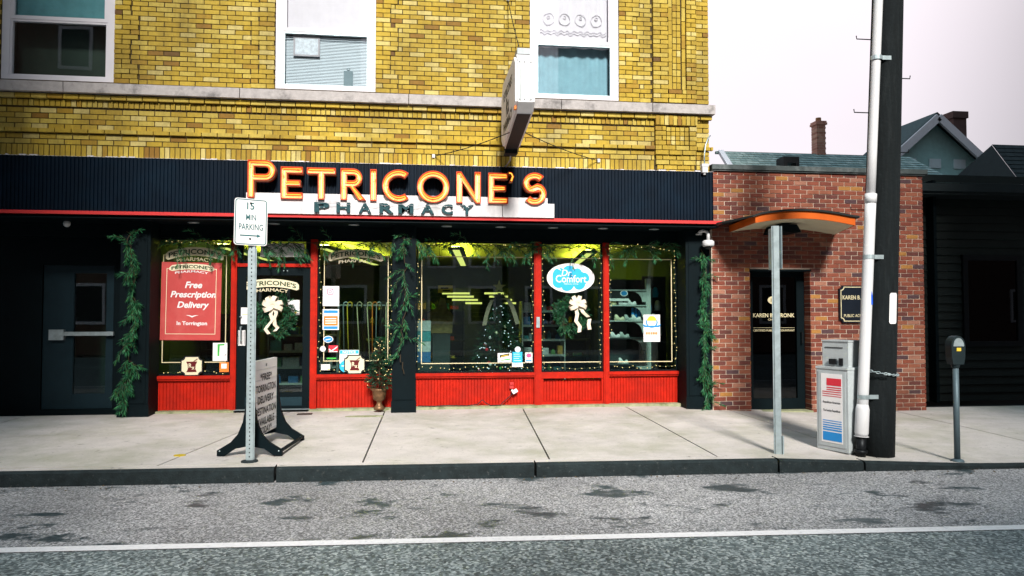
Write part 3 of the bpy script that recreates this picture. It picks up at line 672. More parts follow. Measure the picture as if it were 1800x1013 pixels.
def L_R(w, h, s):
    rb = h*.29; c = w*.90-rb
    return [[(0,0),(0,h)]+arc(c,h-rb,rb,90,-80)+[(w+.02,0),(w+.02-s*1.2,0),(c-.045,h-2*rb),(s,h-2*rb),(s,0)], [(s,h-s)]+arc(c,h-rb,rb-s,90,-90)+[(s,h-2*rb+s)]]
def L_C(w, h, s):
    o = arc(h/2,h/2,h/2,52,308,30); i = arc(h/2,h/2,h/2-s,308,52,30); return [o+i]
def L_O(w, h, s): return [ellipse(w/2,h/2,w/2,h/2,40), ellipse(w/2,h/2,w/2-s,h/2-s,40)]
def L_N(w, h, s): return [[(0,0),(0,h),(s*.8,h),(w-s,s*1.7),(w-s,h),(w,h),(w,0),(w-s*.8,0),(s,h-s*1.7),(s,0)]]
def L_S(w, h, s):
    ru = h*.235; rl = h*.262; c = w*.5
    p = arc(c,h-s/2-ru+.02,w*.5-s/2,35,250,16,ru-.0)+arc(c,s/2+rl,w*.5-s/2,68,-145,18,rl); return [ribbon(p, s)]
def L_A(w, h, s): return [ribbon([(w*.2,h),(w*.55,h*.93),(w*.72,h*.6),(w*.5,0)], s*.5)]
lets = [(L_P,-2.336,2.992,.367,.518),(L_E,-1.898,2.984,.293,.443),(L_T,-1.550,2.983,.387,.440),(L_R,-1.095,2.982,.328,.441),(L_I,-.692,2.978,.088,.440),(L_C,-.528,2.970,.40,.452),(L_O,-.048,2.966,.455,.452),(L_N,.502,2.968,.347,.446),(L_E,.954,2.972,.284,.436),(L_A,1.215,3.285,.125,.128),(L_S,1.455,2.963,.335,.442)]
ub = MB(); ub.box(-2.37,1.82,-.235,-.205,2.962,3.074); ub.box(-2.30,1.75,-.20,-.135,2.99,3.04)
ub.build('upper_board', M['signboard'], NS)
lb = MB()
for a, b in ((-2.502,-1.42),(-1.415,.43),(.435,1.16),(1.165,1.911)): lb.box(a+.002, b-.002, -.285, -.236, 2.785, 2.986)
lb.build('lower_board', M['signboard'], NS)
for x in (-1.95, -.45, 1.55): MB().box(x, x+.11, -.27, -.14, 2.7825, 2.7845).build('bracket', M['pvc'], NS)
for fn, x, z, w, h in lets:
    cs = [[(a+x, b+z) for a, b in c] for c in fn(w, h, S_)]
    m = MB(); m.shape(cs, -.285 if z < 3.2 else -.285, .045); m.mi = 1
    for i, c in enumerate(cs): m.shape([c, inset(c, .011 if i == 0 else -.011)], -.325, .0395)
    for i, c in enumerate(cs):                      # side returns back to the board
        nn = len(c)
        if i == 0: m.shape([inset(c,.004), inset(c,.014)], -.2395, .10)
    lo = m.build('channel_letter', [M['neonface'], M['neonrim']], NS)
    t = MB()
    for i, c in enumerate(cs):
        q = inset(c, .026 if i == 0 else -.026)
        if fn is L_A: q = inset(c, .014)
        t.tube([(a, -.306, b) for a, b in q], .0062, 6, closed=True)
    t.build('neon_tube', M['tube'], lo, smooth=True)
for ch, a, b in zip("PHARMACY", (-1.449,-1.149,-.846,-.565,-.306,.010,.297,.561), (-1.245,-.962,-.674,-.369,-.093,.193,.457,.747)):
    m = MB(); m.text(ch, (a+b)/2, 2.878, -.318, .140, (b-a), bold=.035, ex=.03)
    lo = m.build('small_letter', mat('dark teal letter '+ch+str(a), (.008,.05,.06), .45, var=.3, scale=30), NS)
    t = MB()
    for k in range(2): t.lathe([(.006,0),(.006,.012)], (a+(b-a)*R.uniform(.2,.8), -.3255, 2.83+R.uniform(0,.1)), 8)
    t.build('tube_stand', M['pvc'], lo)
w = MB(); w.tube([(-1.40+i*.085, -.335-.01*math.sin(i), 2.925+.012*math.sin(i*1.1)+.008*math.sin(i*2.7)) for i in range(26)], .0025, 5); w.build('feed_wire', M['grey'], NS)

# ------------------------------------------------------------------ projecting box sign with its stays
BS = thing('projecting_sign', 'white chamfered box sign projecting from the yellow brick wall on chains', 'sign', (1.25,-.3,3.7))
def oct_(y0, y1, zt, zb, c0, c1): return [(y0+c0,zb-.02),(y1-.02,zb-.14),(y1,zb-.0),(y1,zt-.05),(y1-c1,zt+.03),(y0+.30,zt+.05),(y0,zt-.26),(y0,zb+.16)]
prof = [(-1.93,3.97),(-1.80,3.86),(-.55,3.70),(-.34,3.84),(-.34,4.42),(-.55,4.63),(-1.78,4.60),(-1.93,4.48)]
X0, X1 = 1.135, 1.375
def extr(mb, prof, x0, x1, inset_=0):
    n = len(prof); mb.add([(x0,y,z) for y,z in prof]+[(x1,y,z) for y,z in prof], [tuple(range(n-1,-1,-1)), tuple(range(n,2*n))]+[(i,(i+1)%n,n+(i+1)%n,n+i) for i in range(n)])
m = MB(); extr(m, prof, X0+.03, X1-.03)
m.build('cabinet', mat('white sign metal', (.72,.70,.71), .4, var=.06, dirt=.4, dcol=(.45,.44,.44), dscale=3), BS)
m = MB(); q = inset(prof, .035)
extr(m, q, X0, X0+.0285); extr(m, q, X1-.0285, X1); m.build('face_panel', M['paper'], BS)
m = MB()
for x in (X0+.055, X1-.07): m.box(x, x+.012, -1.937, -1.931, 3.99, 4.46)
for z in (4.0, 4.46):
    for x in (X0+.05, X0+.11, X1-.05): m.lathe([(.008,0),(.006,.012)], (x,-1.938,z), 6)
m.build('edge_strip', M['greybox'], BS)
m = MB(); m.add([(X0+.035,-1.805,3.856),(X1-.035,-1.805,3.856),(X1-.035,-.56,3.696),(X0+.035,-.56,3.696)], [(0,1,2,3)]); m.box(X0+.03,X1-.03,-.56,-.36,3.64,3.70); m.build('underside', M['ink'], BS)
m = MB(); m.box(X0+.04, X1-.04, -1.79, -1.5, 4.606, 4.68); m.build('top_cap', M['greybox'], BS)
m = MB(); m.box(X0-.006, X0+.02, -1.86, -1.80, 3.90, 3.94); m.build('orange_lamp', M['oprint'], BS)
m = MB()
for t, z, h in (("PETRICONE'S",4.36,.13),("Rx",4.15,.24),("PHARMACY",3.94,.13)):
    m.text(t, 0, 0, 0, h, .95 if len(t) > 3 else .32, bold=.02, P=lambda u, v, z=z: (X0-.003, -1.13-u, z+v))
m.build('lettering', M['ink'], BS)
m = MB()
for y in (-.34,): m.box(X0+.05, X1-.05, -.34, .0, 4.10, 4.16); m.box(X0+.05, X1-.05, -.34, .0, 3.92, 3.96)
m.build('wall_arm', M['darkmetal'], BS)
m = MB()
def chain(mb, a, b, r=.006, n=26):
    a, b = Vector(a), Vector(b)
    mb.tube([a.lerp(b, i/n)+Vector((0,0,-.03*math.sin(math.pi*i/n))) for i in range(n+1)], r, 5)
    for i in range(n):
        if i % 2: mb.ball(tuple(a.lerp(b,(i+.5)/n)+Vector((0,0,-.03*math.sin(math.pi*i/n)))), r*1.7, 6, 4)
for a, b in (((1.17,-1.1,3.80),(.187,-.0,3.689)),((1.37,-1.1,3.80),(2.63,-.0,3.685)),((1.25,-1.55,4.70),(1.27,.0,6.05))):
    c = MB(); chain(c, a, b); c.build('stay_chain', M['darkmetal'], BS)
    e = MB(); e.box(b[0]-.02, b[0]+.02, -.03, .0, b[2]-.025, b[2]+.025); e.build('anchor', M['pvc'], BS)
c = MB(); c.tube([(1.26,-.45,3.68),(1.27,-.3,3.6),(1.24,-.1,3.56),(1.20,-.11,3.53)], .011, 6); c.build('feed_cable', M['grey'], BS)

# corner conduit and security camera
c = MB(); c.tube([(4.345,-.06,4.10),(4.30,-.10,4.06),(4.235,-.145,3.93),(4.213,-.15,3.78),(4.212,-.15,3.64)], .011, 8); CB = c.build('conduit_box', M['steel'], None, smooth=True)
tag(CB, 'small grey conduit box with bent pipe at the corner of the yellow brick wall', 'conduit')
m = MB(); m.box(4.170,4.255,-.185,-.115,3.515,3.64); m.box(4.162,4.263,-.19,-.113,3.60,3.645); m.lathe([(.018,-.03),(.022,0)], (4.212,-.15,3.515), 10); m.build('junction_box', M['pvc'], CB)
CA = thing('security_camera', 'white dome security camera on a curved arm beneath the red trim', 'camera', (4.28,-.05,2.4))
m = MB(); m.lathe([(.075,.0),(.088,.02),(.088,.075),(.06,.095),(.03,.10)], (4.282,-.10,2.415), 20); m.build('camera_housing', M['pvc'], CA, smooth=True)
m = MB(); m.lathe([(.005,-.045),(.04,-.03),(.062,-.003)], (4.282,-.10,2.415), 16); m.build('dome', M['ink'], CA, smooth=True)
m = MB(); m.tube([(4.282,-.10,2.51),(4.282,-.10,2.60),(4.265,-.09,2.64),(4.22,-.06,2.655),(4.19,-.0,2.64),(4.19,.05,2.62)], .026, 10); m.lathe([(.05,0),(.05,.02)], (4.19,.035,2.60), 12); m.build('camera_arm', M['pvc'], CA, smooth=True)

# outlet on the bulkhead with plug and cord
OU = thing('outdoor_outlet', 'red outlet box with a white plug on the red panel below the large window', 'outlet', (1.39,.44,.2))
m = MB(); m.box(1.345,1.405,.385,.439,.285,.375); m.build('outlet_box', M['redtrim'], OU)
m = MB(); m.box(1.347,1.403,.36,.39,.345,.38); m.build('cover', M['redtrim'], OU)
m = MB(); m.bar((1.385,.37,.225),(1.455,.37,.265),.05,.05); m.tube([(1.38,.375,.27),(1.385,.37,.235)], .015, 8); m.build('plug', M['paper'], OU)
m = MB(); m.tube([(1.39,.37,.22),(1.33,.36,.16),(1.25,.36,.09),(1.2,.34,.045),(1.05,.33,.044),(.98,.35,.08),(.93,.34,.13),(.86,.35,.06),(.7,.34,.044),(.4,.36,.05),(.2,.34,.044),(-.02,.36,.05)], .007, 6); tag(m.build('extension_cord', M['ink'], None, smooth=True), 'thin black cord lying along the foot of the red panels', 'cord')

# ------------------------------------------------------------------ parking sign on its post
PS = thing('parking_sign', 'white and green parking sign bolted to a perforated steel post at the kerb', 'sign', (-1.67,-3.06,zg(-1.7,-3.06)))
def uchannel(x, y, z0, z1, holes=True, hole_to=None):
    p = MB(); w, d, t = .042, .026, .004
    for a in ((x-w,x-w+.014,y+d-t,y+d),(x+w-.014,x+w,y+d-t,y+d),(x-w+.014-t,x-w+.014,y,y+d-t),(x+w-.014,x+w-.014+t,y,y+d-t),(x-w+.014,x+w-.014,y,y+t)):
        p.box(a[0],a[1],a[2],a[3],z0,z1)
    return p
z0 = zg(-1.67,-3.06)
p = uchannel(-1.668,-3.06,z0-.05,2.56); p.build('post', M['steel'], PS)
h = MB(); z = z0+.05
while z < 2.1: h.lathe([(.0055,0),(.0055,.0005)], (0,0,0), 8); z += .0254*1.5
h = MB(); z = z0+.05
while z < 2.12:
    h.add([(-1.735-.028+.0048*math.cos(k*.785), -2.7796, z+.0072*math.sin(k*.785)) for k in range(8)], [tuple(range(8))]) if False else h.add([(-1.6695+.0062*math.cos(k*.785), -3.0606, z+.0085*math.sin(k*.785)) for k in range(8)], [tuple(range(8))]); z += .0254*1.6
h.build('punched_hole', M['ink'], PS)
m = MB(); m.lathe([(.09,-.01),(.08,.012),(.05,.016)], (-1.668,-3.05,z0), 12); m.build('base_collar', M['kerb'], PS)
RM = Matrix.Translation((-1.676,-3.085,2.327)) @ Matrix.Rotation(rad(.6),4,'Y') @ Matrix.Rotation(rad(24),4,'Z') @ Matrix.Diagonal((1.03,1,.96,1))
def placed(build, name, mt, parent):
    t = MB(); build(t); o = MB().merge(t, RM); return o.build(name, mt, parent)
pan = placed(lambda t: t.prism(rrect(-.155,.155,-.243,.243,.03), -.003, 0), 'sign_panel', M['paper'], PS)
placed(lambda t: t.shape([rrect(-.147,.147,-.235,.235,.026), rrect(-.139,.139,-.227,.227,.020)], -.0045, .001), 'border', M['signgreen'], pan)
def txt(t):
    t.text("15", -.005, .165, -.0045, .073, .068, bold=.012); t.text("MIN", .0, .048, -.0045, .060, .092, bold=.008)
    t.text("PARKING", .002, -.052, -.0045, .064, .225, bold=.008)
placed(txt, 'lettering', M['signgreen'], pan)
placed(lambda t: (t.add([(-.10,-.0045,-.148),(.06,-.0045,-.148),(.06,-.0045,-.136),(-.10,-.0045,-.136)],[(0,1,2,3)]), t.add([(.06,-.0045,-.160),(.095,-.0045,-.142),(.06,-.0045,-.124)],[(0,1,2)])), 'arrow', M['signgreen'], pan)
for z in (.195, -.175): placed(lambda t: t.lathe([(.009,0),(.009,.004)], (0,0,0)) if False else t.ball((-.005,-.006,z), .010, 8, 5), 'bolt', M['darkmetal'], pan)

# bare post with an edge-on sign
BP = thing('sign_post', 'bare galvanised post at the kerb with its sign turned edge on', 'post', (3.745,-3.27,zg(3.75,-3.3)))
z0 = zg(3.75,-3.3)
m = uchannel(3.745,-3.29,z0-.05,2.345); m.build('post', M['steel'], BP)
a = MB(); a.box(3.79,3.795,-3.32,-3.02,1.89,2.34); a.build('sign_panel', M['steel'], BP)
a = MB(); a.box(3.785,3.80,-3.30,-3.255,z0-.02,z0+.19); a.build('base_stub', M['steel'], BP)
# ------------------------------------------------------------------ A-frame pavement sign
M['boardwhite'] = mat('letter board white', (.90,.88,.88), .4, var=.04)
AF = thing('pavement_sign', 'white changeable letter board on black curved legs standing on the pavement', 'sign', (-1.64,-2.35,zg(-1.6,-2.35)))
zb = zg(-1.6,-2.35)
ax = Vector((.10,1,0)).normalized(); nx = Vector((1,-.10,0)).normalized(); C0 = Vector((-1.68,-2.36,zb))
def AP(u, n, z): return tuple(C0+ax*u+nx*n+Vector((0,0,z)))
def slab(mb, u0, u1, n0, n1, za, zc):
    v = [AP(u,n,z) for z in (za,zc) for u,n in ((u0,n0),(u1,n0),(u1,n1),(u0,n1))]
    mb.add(v, [(0,1,5,4),(1,2,6,5),(2,3,7,6),(3,0,4,7),(4,5,6,7),(3,2,1,0)])
m = MB(); slab(m, -.41, .41, -.022, .022, .16, .955); m.build('letter_board', M['boardwhite'], AF)
m = MB()
for k in range(7):
    slab(m, -.405, .405, .0225, .026, .185+k*.112, .188+k*.112)
m.build('letter_track', M['pvc'], AF)
m = MB()
for t, z, w_ in (("*",.90,.05),("*FREE*",.775,.40),("TORRINGTON",.655,.68),("DELIVERY",.535,.56),("DESTINATION",.415,.72),("AVAILABLE",.300,.60),("TODAY*",.205,.42)):
    m.text(t, 0, 0, 0, .080 if t != "*" else .04, w_, bold=.015, P=lambda u, v, z=z: AP(u, .0275, z+v))
m.build('lettering', M['ink'], AF)
half = [(0.33,0),(.33,.055),(.28,.085),(.19,.14),(.12,.22),(.072,.34),(.045,.50),(.034,.70),(.028,.76)]
inner = [(.24,0.0),(.14,.06),(0,.085)]
for u in (-.43, .43):
    m = MB(); out = half + [(-a,b) for a,b in half[::-1]] + [(-.25,0),(-.15,.07),(0,.10),(.15,.07),(.25,0)]
    n = len(out); v = [AP(u-.022,a,b) for a,b in out]+[AP(u+.022,a,b) for a,b in out]
    m.add(v, [tuple(range(n)), tuple(range(2*n-1,n-1,-1))]+[(i,n+i,n+(i+1)%n,(i+1)%n) for i in range(n)]); lg = m.build('leg', M['blackpaint'], AF)
    for s_ in (-1,1):
        b = MB(); b.ball(AP(u-.026, s_*.30, .05), .008, 6, 4); b.build('bolt', M['steel'], lg)
for s_ in (-1,1): m = MB(); m.bar(AP(-.40,s_*.31,.045), AP(.40,s_*.31,.045), .035, .022); m.build('cross_bar', M['blackpaint'], AF)
# ------------------------------------------------------------------ newspaper box
NB = thing('newspaper_box', 'grey newspaper box with red and blue striped card chained to the utility pole', 'newspaper box', (4.6,-3.05,zg(4.6,-3.05)))
zb = zg(4.6,-3.05); n_ = Vector((-.93,-.36,0)).normalized(); a_ = Vector((.36,-.93,0)).normalized(); F0 = Vector((4.472,-3.08,zb))
def NP(u, d, z): return tuple(F0+a_*u-n_*d+Vector((0,0,z)))
def nslab(mb, u0, u1, d0, d1, za, zc, taper=0):
    v = [NP(u*(1),d,z) for z in (za,zc) for u,d in ((u0,d0),(u1,d0),(u1,d1),(u0,d1))]
    mb.add(v, [(0,1,5,4),(1,2,6,5),(2,3,7,6),(3,0,4,7),(4,5,6,7),(3,2,1,0)])
m = MB(); nslab(m,-.20,.20,0,.36,.015,.90); nslab(m,-.206,.206,-.008,.366,.9005,.925); nslab(m,-.19,.19,.02,.34,-.03,.0145); m.build('cabinet', M['greybox'], NB)
m = MB(); nslab(m,-.172,.172,-.006,-.0005,.06,.875); m.build('door', M['greybox'], NB)
m = MB(); nslab(m,-.135,.135,-.009,-.0065,.10,.85); cdn = m.build('rack_card', M['paper'], NB)
m = MB(); nslab(m,-.06,.125,-.011,-.0095,.72,.80)
for k in range(5): nslab(m,-.115 if k > 1 else -.06,.125,-.011,-.0095,.705-k*.024-.012+k*.0012,.705-k*.024)
m.build('red_stripes', M['redprint'], cdn)
m = MB(); nslab(m,-.115,.125,-.011,-.0095,.12,.215)
for k in range(5): nslab(m,-.115,.125,-.011,-.0095,.23+k*.026,.246+k*.026-k*.002)
m.build('blue_stripes', M['blue'], cdn)
m = MB(); m.text("Republican-American",0,0,0,.032,.22,bold=.02,P=lambda u,v: NP(u,-.0105,.535+v)); m.text("The Sunday Republican",0,0,0,.032,.22,bold=.02,P=lambda u,v: NP(u,-.0105,.445+v)); m.build('lettering', M['ink'], cdn)
m = MB(); nslab(m,-.165,.165,.06,.30,.926,1.20); nslab(m,-.172,.172,.052,.308,1.2005,1.215); m.build('coin_box', M['greybox'], NB)
m = MB(); nslab(m,-.06,.02,.03,.0595,.95,1.01); nslab(m,.06,.10,.04,.0595,.94,1.02); m.build('coin_return', M['darkmetal'], NB)
m = MB(); nslab(m,-.13,.10,.054,.0595,1.13,1.138); m.build('coin_slot', M['darkmetal'], NB)
# ------------------------------------------------------------------ utility pole
UP_ = thing('utility_pole', 'black wooden utility pole with a white conduit strapped to its side', 'pole', (4.90,-3.2,zg(4.9,-3.2)))
zb = zg(4.95,-3.2)
def pc(z): return Vector((4.90+.046*z, -3.2, z))
def pr(z): return .186-.0055*z
m = MB(); zs = [zb-.1,.3,.8,1.5,2.2,3,4,5,6.5,8,9.5]; m.tube([pc(z) for z in zs], .18, 24, radii=[pr(z) for z in zs]); m.build('pole', M['bark'], UP_, smooth=True)
def cp(z, out=0): return pc(z)+Vector((-.250+.013*z, -.12, 0))
m = MB(); zs = [.22,.6,1.2,1.8,2.4,2.62]; m.tube([cp(z) for z in zs], .057, 14); zs = [2.62,3.2,4,5,6.5,8.5]; m.tube([cp(z) for z in zs], .047, 14); m.tube([cp(2.60),cp(2.70)], .062, 14); cdt = m.build('conduit', M['pvc'], UP_, smooth=True)
m = MB(); m.tube([cp(.12),cp(.15),cp(.40),cp(.45)], .07, 14, radii=[.062,.070,.070,.058]); m.tube([cp(.11),cp(.115)], .075, 14); m.build('conduit_sleeve', M['pvc'], cdt, smooth=True)
m = MB(); m.tube([cp(-.10),cp(.10)], .052, 12); m.tube([cp(-.06),cp(-.03)], .07, 12); m.build('conduit_base', M['darkmetal'], cdt, smooth=True)
for z in (.53, 2.02, 4.18):
    m = MB(); pp = [cp(z)+Vector((.061*math.cos(rad(a)), .061*math.sin(rad(a)), 0)) for a in range(170, 331, 20)]
    m.add([tuple(p+Vector((0,0,s_))) for p in pp for s_ in (-.022,.022)], [(i*2,i*2+2,i*2+3,i*2+1) for i in range(len(pp)-1)])
    e = pp[-1]; m.bar(e, e+Vector((.10,-.005,0)), .006, .044); m.build('strap', M['steel'], UP_)
def pa(z, a, r=0): return pc(z)+Vector(((pr(z)+r)*math.cos(rad(a)), (pr(z)+r)*math.sin(rad(a)), 0))
m = MB()
ang = [-118+i*5 for i in range(6)]; tz = (1.33,1.63)
m.add([tuple(pa(z,a,.004)) for a in ang for z in tz], [(i*2,i*2+2,i*2+3,i*2+1) for i in range(5)])
m = MB(); prf = rrect(-16,9,1.31,1.63,.03); cc = MB().shape([[(u*.0034,v) for u,v in rrect(-16,9,0,1,.3)]],0,.002)
m = MB(); sh = rrect(-.052,.052,-.165,.165,.025)
us = [-.05+.1*i/6 for i in range(7)]; vsz = [-.165,-.155,-.145,.145,.155,.165]
m.add([tuple(pa(1.47+v, -76+u/pr(1.4)*57.3*(.72 if abs(v) > .16 else .9 if abs(v) > .15 else 1), .004)) for v in vsz for u in us], [(j*7+i,j*7+i+1,(j+1)*7+i+1,(j+1)*7+i) for j in range(5) for i in range(6)]); m.build('marker_plate', M['paper'], UP_)
m = MB(); m.add([tuple(cp(1.58)+Vector((.058*math.cos(rad(a)), .058*math.sin(rad(a)), v))) for a in (-75,-60,-45,-30) for v in (-.07,.07)], [(i*2,i*2+2,i*2+3,i*2+1) for i in range(3)]); m.build('blue_tag', mat('blue tape', (.02,.12,.75), .5), UP_)
for z, s_ in ((4.45,-1),(3.63,-1),(2.55,-1),(4.03,1),(3.2,1)):
    m = MB(); a = pc(z)+Vector((s_*(pr(z)+.03),.05,0)); m.tube([pc(z)+Vector((s_*pr(z)*.8,.05,0)), a+Vector((s_*.13,0,0)), a+Vector((s_*.135,0,.035))], .006, 6); m.build('climbing_step', M['darkmetal'], UP_)
ch = MB(); nl = 44
for i in range(nl):
    t = i/nl*2*math.pi; z = .80+.045*math.cos(t-2.4); sq = pr(.8)+.016; ex = .055 if math.cos(t-rad(220)) > .72 else 0
    c = Vector((pc(z).x+(sq+ex)*math.cos(t), pc(z).y+(sq+ex)*math.sin(t), z)); tn = Vector((-math.sin(t), math.cos(t), 0)); ot = Vector((math.cos(t), math.sin(t), 0)); up_ = Vector((0,0,1))
    b = up_ if i % 2 else ot
    ch.tube([c+tn*(.021*math.cos(k/8*6.283))+b*(.011*math.sin(k/8*6.283)) for k in range(8)], .0042, 5, closed=True)
tag(ch.build('chain', M['steel'], None, smooth=True), 'steel chain looped round the foot of the black utility pole', 'chain')
# ------------------------------------------------------------------ parking meter
PM = thing('parking_meter', 'grey parking meter on a thin post right of the utility pole', 'parking meter', (5.62,-3.5,zg(5.6,-3.5)))
zb = zg(5.62,-3.5)
m = MB(); m.tube([(5.62,-3.5,zb-.02),(5.62,-3.5,.90)], .03, 14); m.lathe([(.07,0),(.06,.02),(.035,.03)], (5.62,-3.5,zb), 14); m.build('post', mat('darkened grey post', (.09,.13,.15), .5, .3), PM, smooth=True)  # post grey darkened, edge falloff put into its colour
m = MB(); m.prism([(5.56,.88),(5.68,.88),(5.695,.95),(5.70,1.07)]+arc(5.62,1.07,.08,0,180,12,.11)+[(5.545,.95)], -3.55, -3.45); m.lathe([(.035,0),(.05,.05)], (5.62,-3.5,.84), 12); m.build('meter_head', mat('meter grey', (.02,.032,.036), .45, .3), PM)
m = MB(); m.prism([(5.56,1.07)]+arc(5.62,1.075,.06,180,0,10,.082)+[(5.68,1.07)], -3.556, -3.5505); m.build('meter_window', M['steel'], PM)
m = MB(); m.prism(rect(5.595,5.645,1.02,1.055), -3.556, -3.5505); m.build('coin_plate', M['yprint'], PM)
# small things on the pavement
def disc(name, px, py, rx, ry, mt, label, cat, h=.004):
    x, y = G(px, py, -.0); 
    for _ in range(3): x, y = G(px, py, zg(x, y))
    m = MB(); n = 20; vs = [(x+rx*math.cos(i/n*6.283), y+ry*math.sin(i/n*6.283)) for i in range(n)]
    m.add([(a,b,zg(a,b)-.02) for a,b in vs]+[(a,b,zg(a,b)+h) for a,b in vs], [tuple(range(n,2*n))]+[(i,(i+1)%n,n+(i+1)%n,n+i) for i in range(n)])
    return tag(m.build(name, mt), label, cat)
x, y = -1.60, .02
m = MB(); m.box(-1.70,-1.50,-.02,.09,-.02,.006)
VC = m.build('valve_cover', mat('rusty iron', (.05,.03,.025), .7, bump=.3)); tag(VC, 'small rusty rectangular iron cover in the pavement by the shop door', 'cover')
disc('round_cover', 640, 732, .26, .07, M['moss'], 'mossy round cover in the pavement beside the urn', 'cover')
disc('yellow_leaf', 316, 801, .06, .05, mat('yellow leaf', (.50,.36,.02), .7), 'yellow leaf patch on the pavement left of the parking sign', 'leaf', .006)

# ------------------------------------------------------------------ brick office next door
OF = thing('brick_office', 'low red brick office building with dark door and curved orange canopy', 'building', (6.1,.2,0))
ox0, ox1 = 4.375, 7.845; DO = (4.975,5.955,-.5,2.09)
m = MB(); wallboxes(m, ox0, ox1-.012, -.25, 3.58, .008, .30, [DO]); m.box(ox0, ox1-.012, .31, 6, 2.4, 3.56); m.box(7.5, ox1-.012, .31, 6, -.25, 2.4); m.build('mortar_backing', M['rmortar'], OF)
m = MB(); bricks(m, ox0+.01, ox1, -.17, 3.575, 0, L=.205, H=.0672, j=.010, excl=[DO], jit=.0015)
for k in range(34):                                 # door reveals
    z = -.17+k*.0672
    if z < 2.05:
        for s_, x in ((0, DO[0]), (1, DO[1])):
            a, b = (x-.05, x+.006) if s_ == 0 else (x-.006, x+.05); m.box(a, b, .004, .185, z, z+.0572)
m.build('brick_wall', M['rbrick'], OF)
m = MB(); m.box(ox0, ox1+.06, -.05, .35, 3.60, 3.672); m.box(ox0, ox1+.03, -.03, .35, 3.578, 3.5995); m.build('coping', mat('dark coping', (.06,.075,.075), .7, var=.4, scale=8, dirt=.6, dcol=(.2,.22,.22), dscale=3), OF)
m = MB(); m.shape([rect(DO[0],DO[1],-.10,2.089), rect(DO[0]+.13,DO[1]-.13,.10,1.98)], .19, .06); m.box(DO[0], DO[1], -.03, .19, 2.06, 2.0885); OD = m.build('office_door', M['blackpaint'], OF)
m = MB(); m.box(DO[0]+.125, DO[1]-.125, .215, .221, .095, 1.985); m.build('pane', glass('office glass', (.05,.07,.07), 1.5, 1.2), OD)
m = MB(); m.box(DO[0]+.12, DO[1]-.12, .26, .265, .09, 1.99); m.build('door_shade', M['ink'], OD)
m = MB(); m.box(DO[0]-.01, DO[1]+.01, -.02, .19, -.2, -.068); m.build('threshold', M['moss'], OF)
hx = 5.46
m = MB(); m.prism(ellipse(hx-.005,1.62,.095,.062), .205, .2085); el = m.build('number_oval', M['goldline'], OD)
m = MB(); m.text("10", hx-.02, 1.62, .2035, .055, .06, bold=.02); m.build('lettering', M['ink'], el)
m = MB(); m.text("KAREN B. STRONK", hx, 1.385, .211, .062, .68, bold=.02); m.text("CPA, LLC", hx, 1.315, .211, .034, .19, bold=.01); m.text("CERTIFIED PUBLIC ACCOUNTANT", hx, 1.15, .211, .030, .68, bold=.012); m.box(hx-.34,hx+.34,.2105,.2125,1.19,1.194)
m.build('lettering', M['goldline'], OD)
m = MB(); m.tube([(DO[1]-.065,.185,.95),(DO[1]-.065,.14,.95),(DO[1]-.065,.14,1.12),(DO[1]-.065,.185,1.12)], .010, 8); m.build('handle', M['darkmetal'], OD)
CN = thing('door_canopy', 'curved canopy with orange fascia and black roof over the office door', 'canopy', (5.4,-.4,2.55))
n = 18; xa, xb = 4.64, 6.13
def az(t, base): return base + .115*math.sin(math.pi*(t*.80+.12))
fr = [(xa+(xb-xa)*i/n, az(i/n,2.635)) for i in range(n+1)]
bk = [(4.655+(6.36-4.655)*i/n, az(i/n,2.60)) for i in range(n+1)]
m = MB(); yf = -.92
vs = [(x,yf,z-.0) for x,z in fr]+[(x,yf,z+.105) for x,z in fr]+[(x,yf+.03,z) for x,z in fr]+[(x,yf+.03,z+.105) for x,z in fr]; k = n+1
m.add(vs, [(i,i+1,k+i+1,k+i) for i in range(n)]+[(2*k+i+1,2*k+i,3*k+i,3*k+i+1) for i in range(n)]+[(i+1,i,2*k+i,2*k+i+1) for i in range(n)])
for (p, q) in ((fr[0],bk[0]),(fr[-1],bk[-1])):
    m.add([(p[0],yf,p[1]),(q[0],0,q[1]),(q[0],0,q[1]+.105),(p[0],yf,p[1]+.105)], [(0,1,2,3)])
m.build('canopy_fascia', M['orange'], CN)
m = MB(); m.add([(x,yf+.031,z+.004) for x,z in fr]+[(x,0,z+.004) for x,z in bk], [(i,i+1,k+i+1,k+i) for i in range(n)]); m.build('canopy_soffit', M['cream2'], CN)
m = MB(); e_ = .05
f2 = [(x+(-e_ if i == 0 else e_ if i == n else 0), z+.106-(.03 if i in (0,) else 0)) for i,(x,z) in enumerate(fr)]; b2 = [(x+(-e_-.35 if i == 0 else e_ if i == n else 0), z+.125-(.05 if i == 0 else 0)) for i,(x,z) in enumerate(bk)]
m.add([(x,yf-.03,z) for x,z in f2]+[(x,-.001,z) for x,z in b2]+[(x,yf-.03,z+.028) for x,z in f2]+[(x,-.001,z+.028) for x,z in b2], [(2*k+i,2*k+i+1,3*k+i+1,3*k+i) for i in range(n)]+[(i,i+1,2*k+i+1,2*k+i) for i in range(n)]+[(i+1,i,k+i,k+i+1) for i in range(n)]+[(k,0,2*k,3*k),(n,k+n,3*k+n,2*k+n)]); m.build('canopy_roof', mat('black membrane', (.018,.022,.022), .8, var=.3), CN)
m = MB(); m.prism([(5.15,2.60),(5.52,2.60),(5.45,2.715),(5.20,2.712)], -.55, -.10); m.build('canopy_unit', M['blackpaint'], CN)  # dark wedge under the soffit
WS = thing('wall_sign', 'black plaque with gold edge and lettering on the brick wall behind the pole', 'sign', (6.7,0,1.27))
m = MB(); m.prism(notched(6.40,7.10,1.27,1.845,.05), -.04, -.004); m.build('sign_panel', mat('navy black panel', (.008,.012,.02), .4), WS)
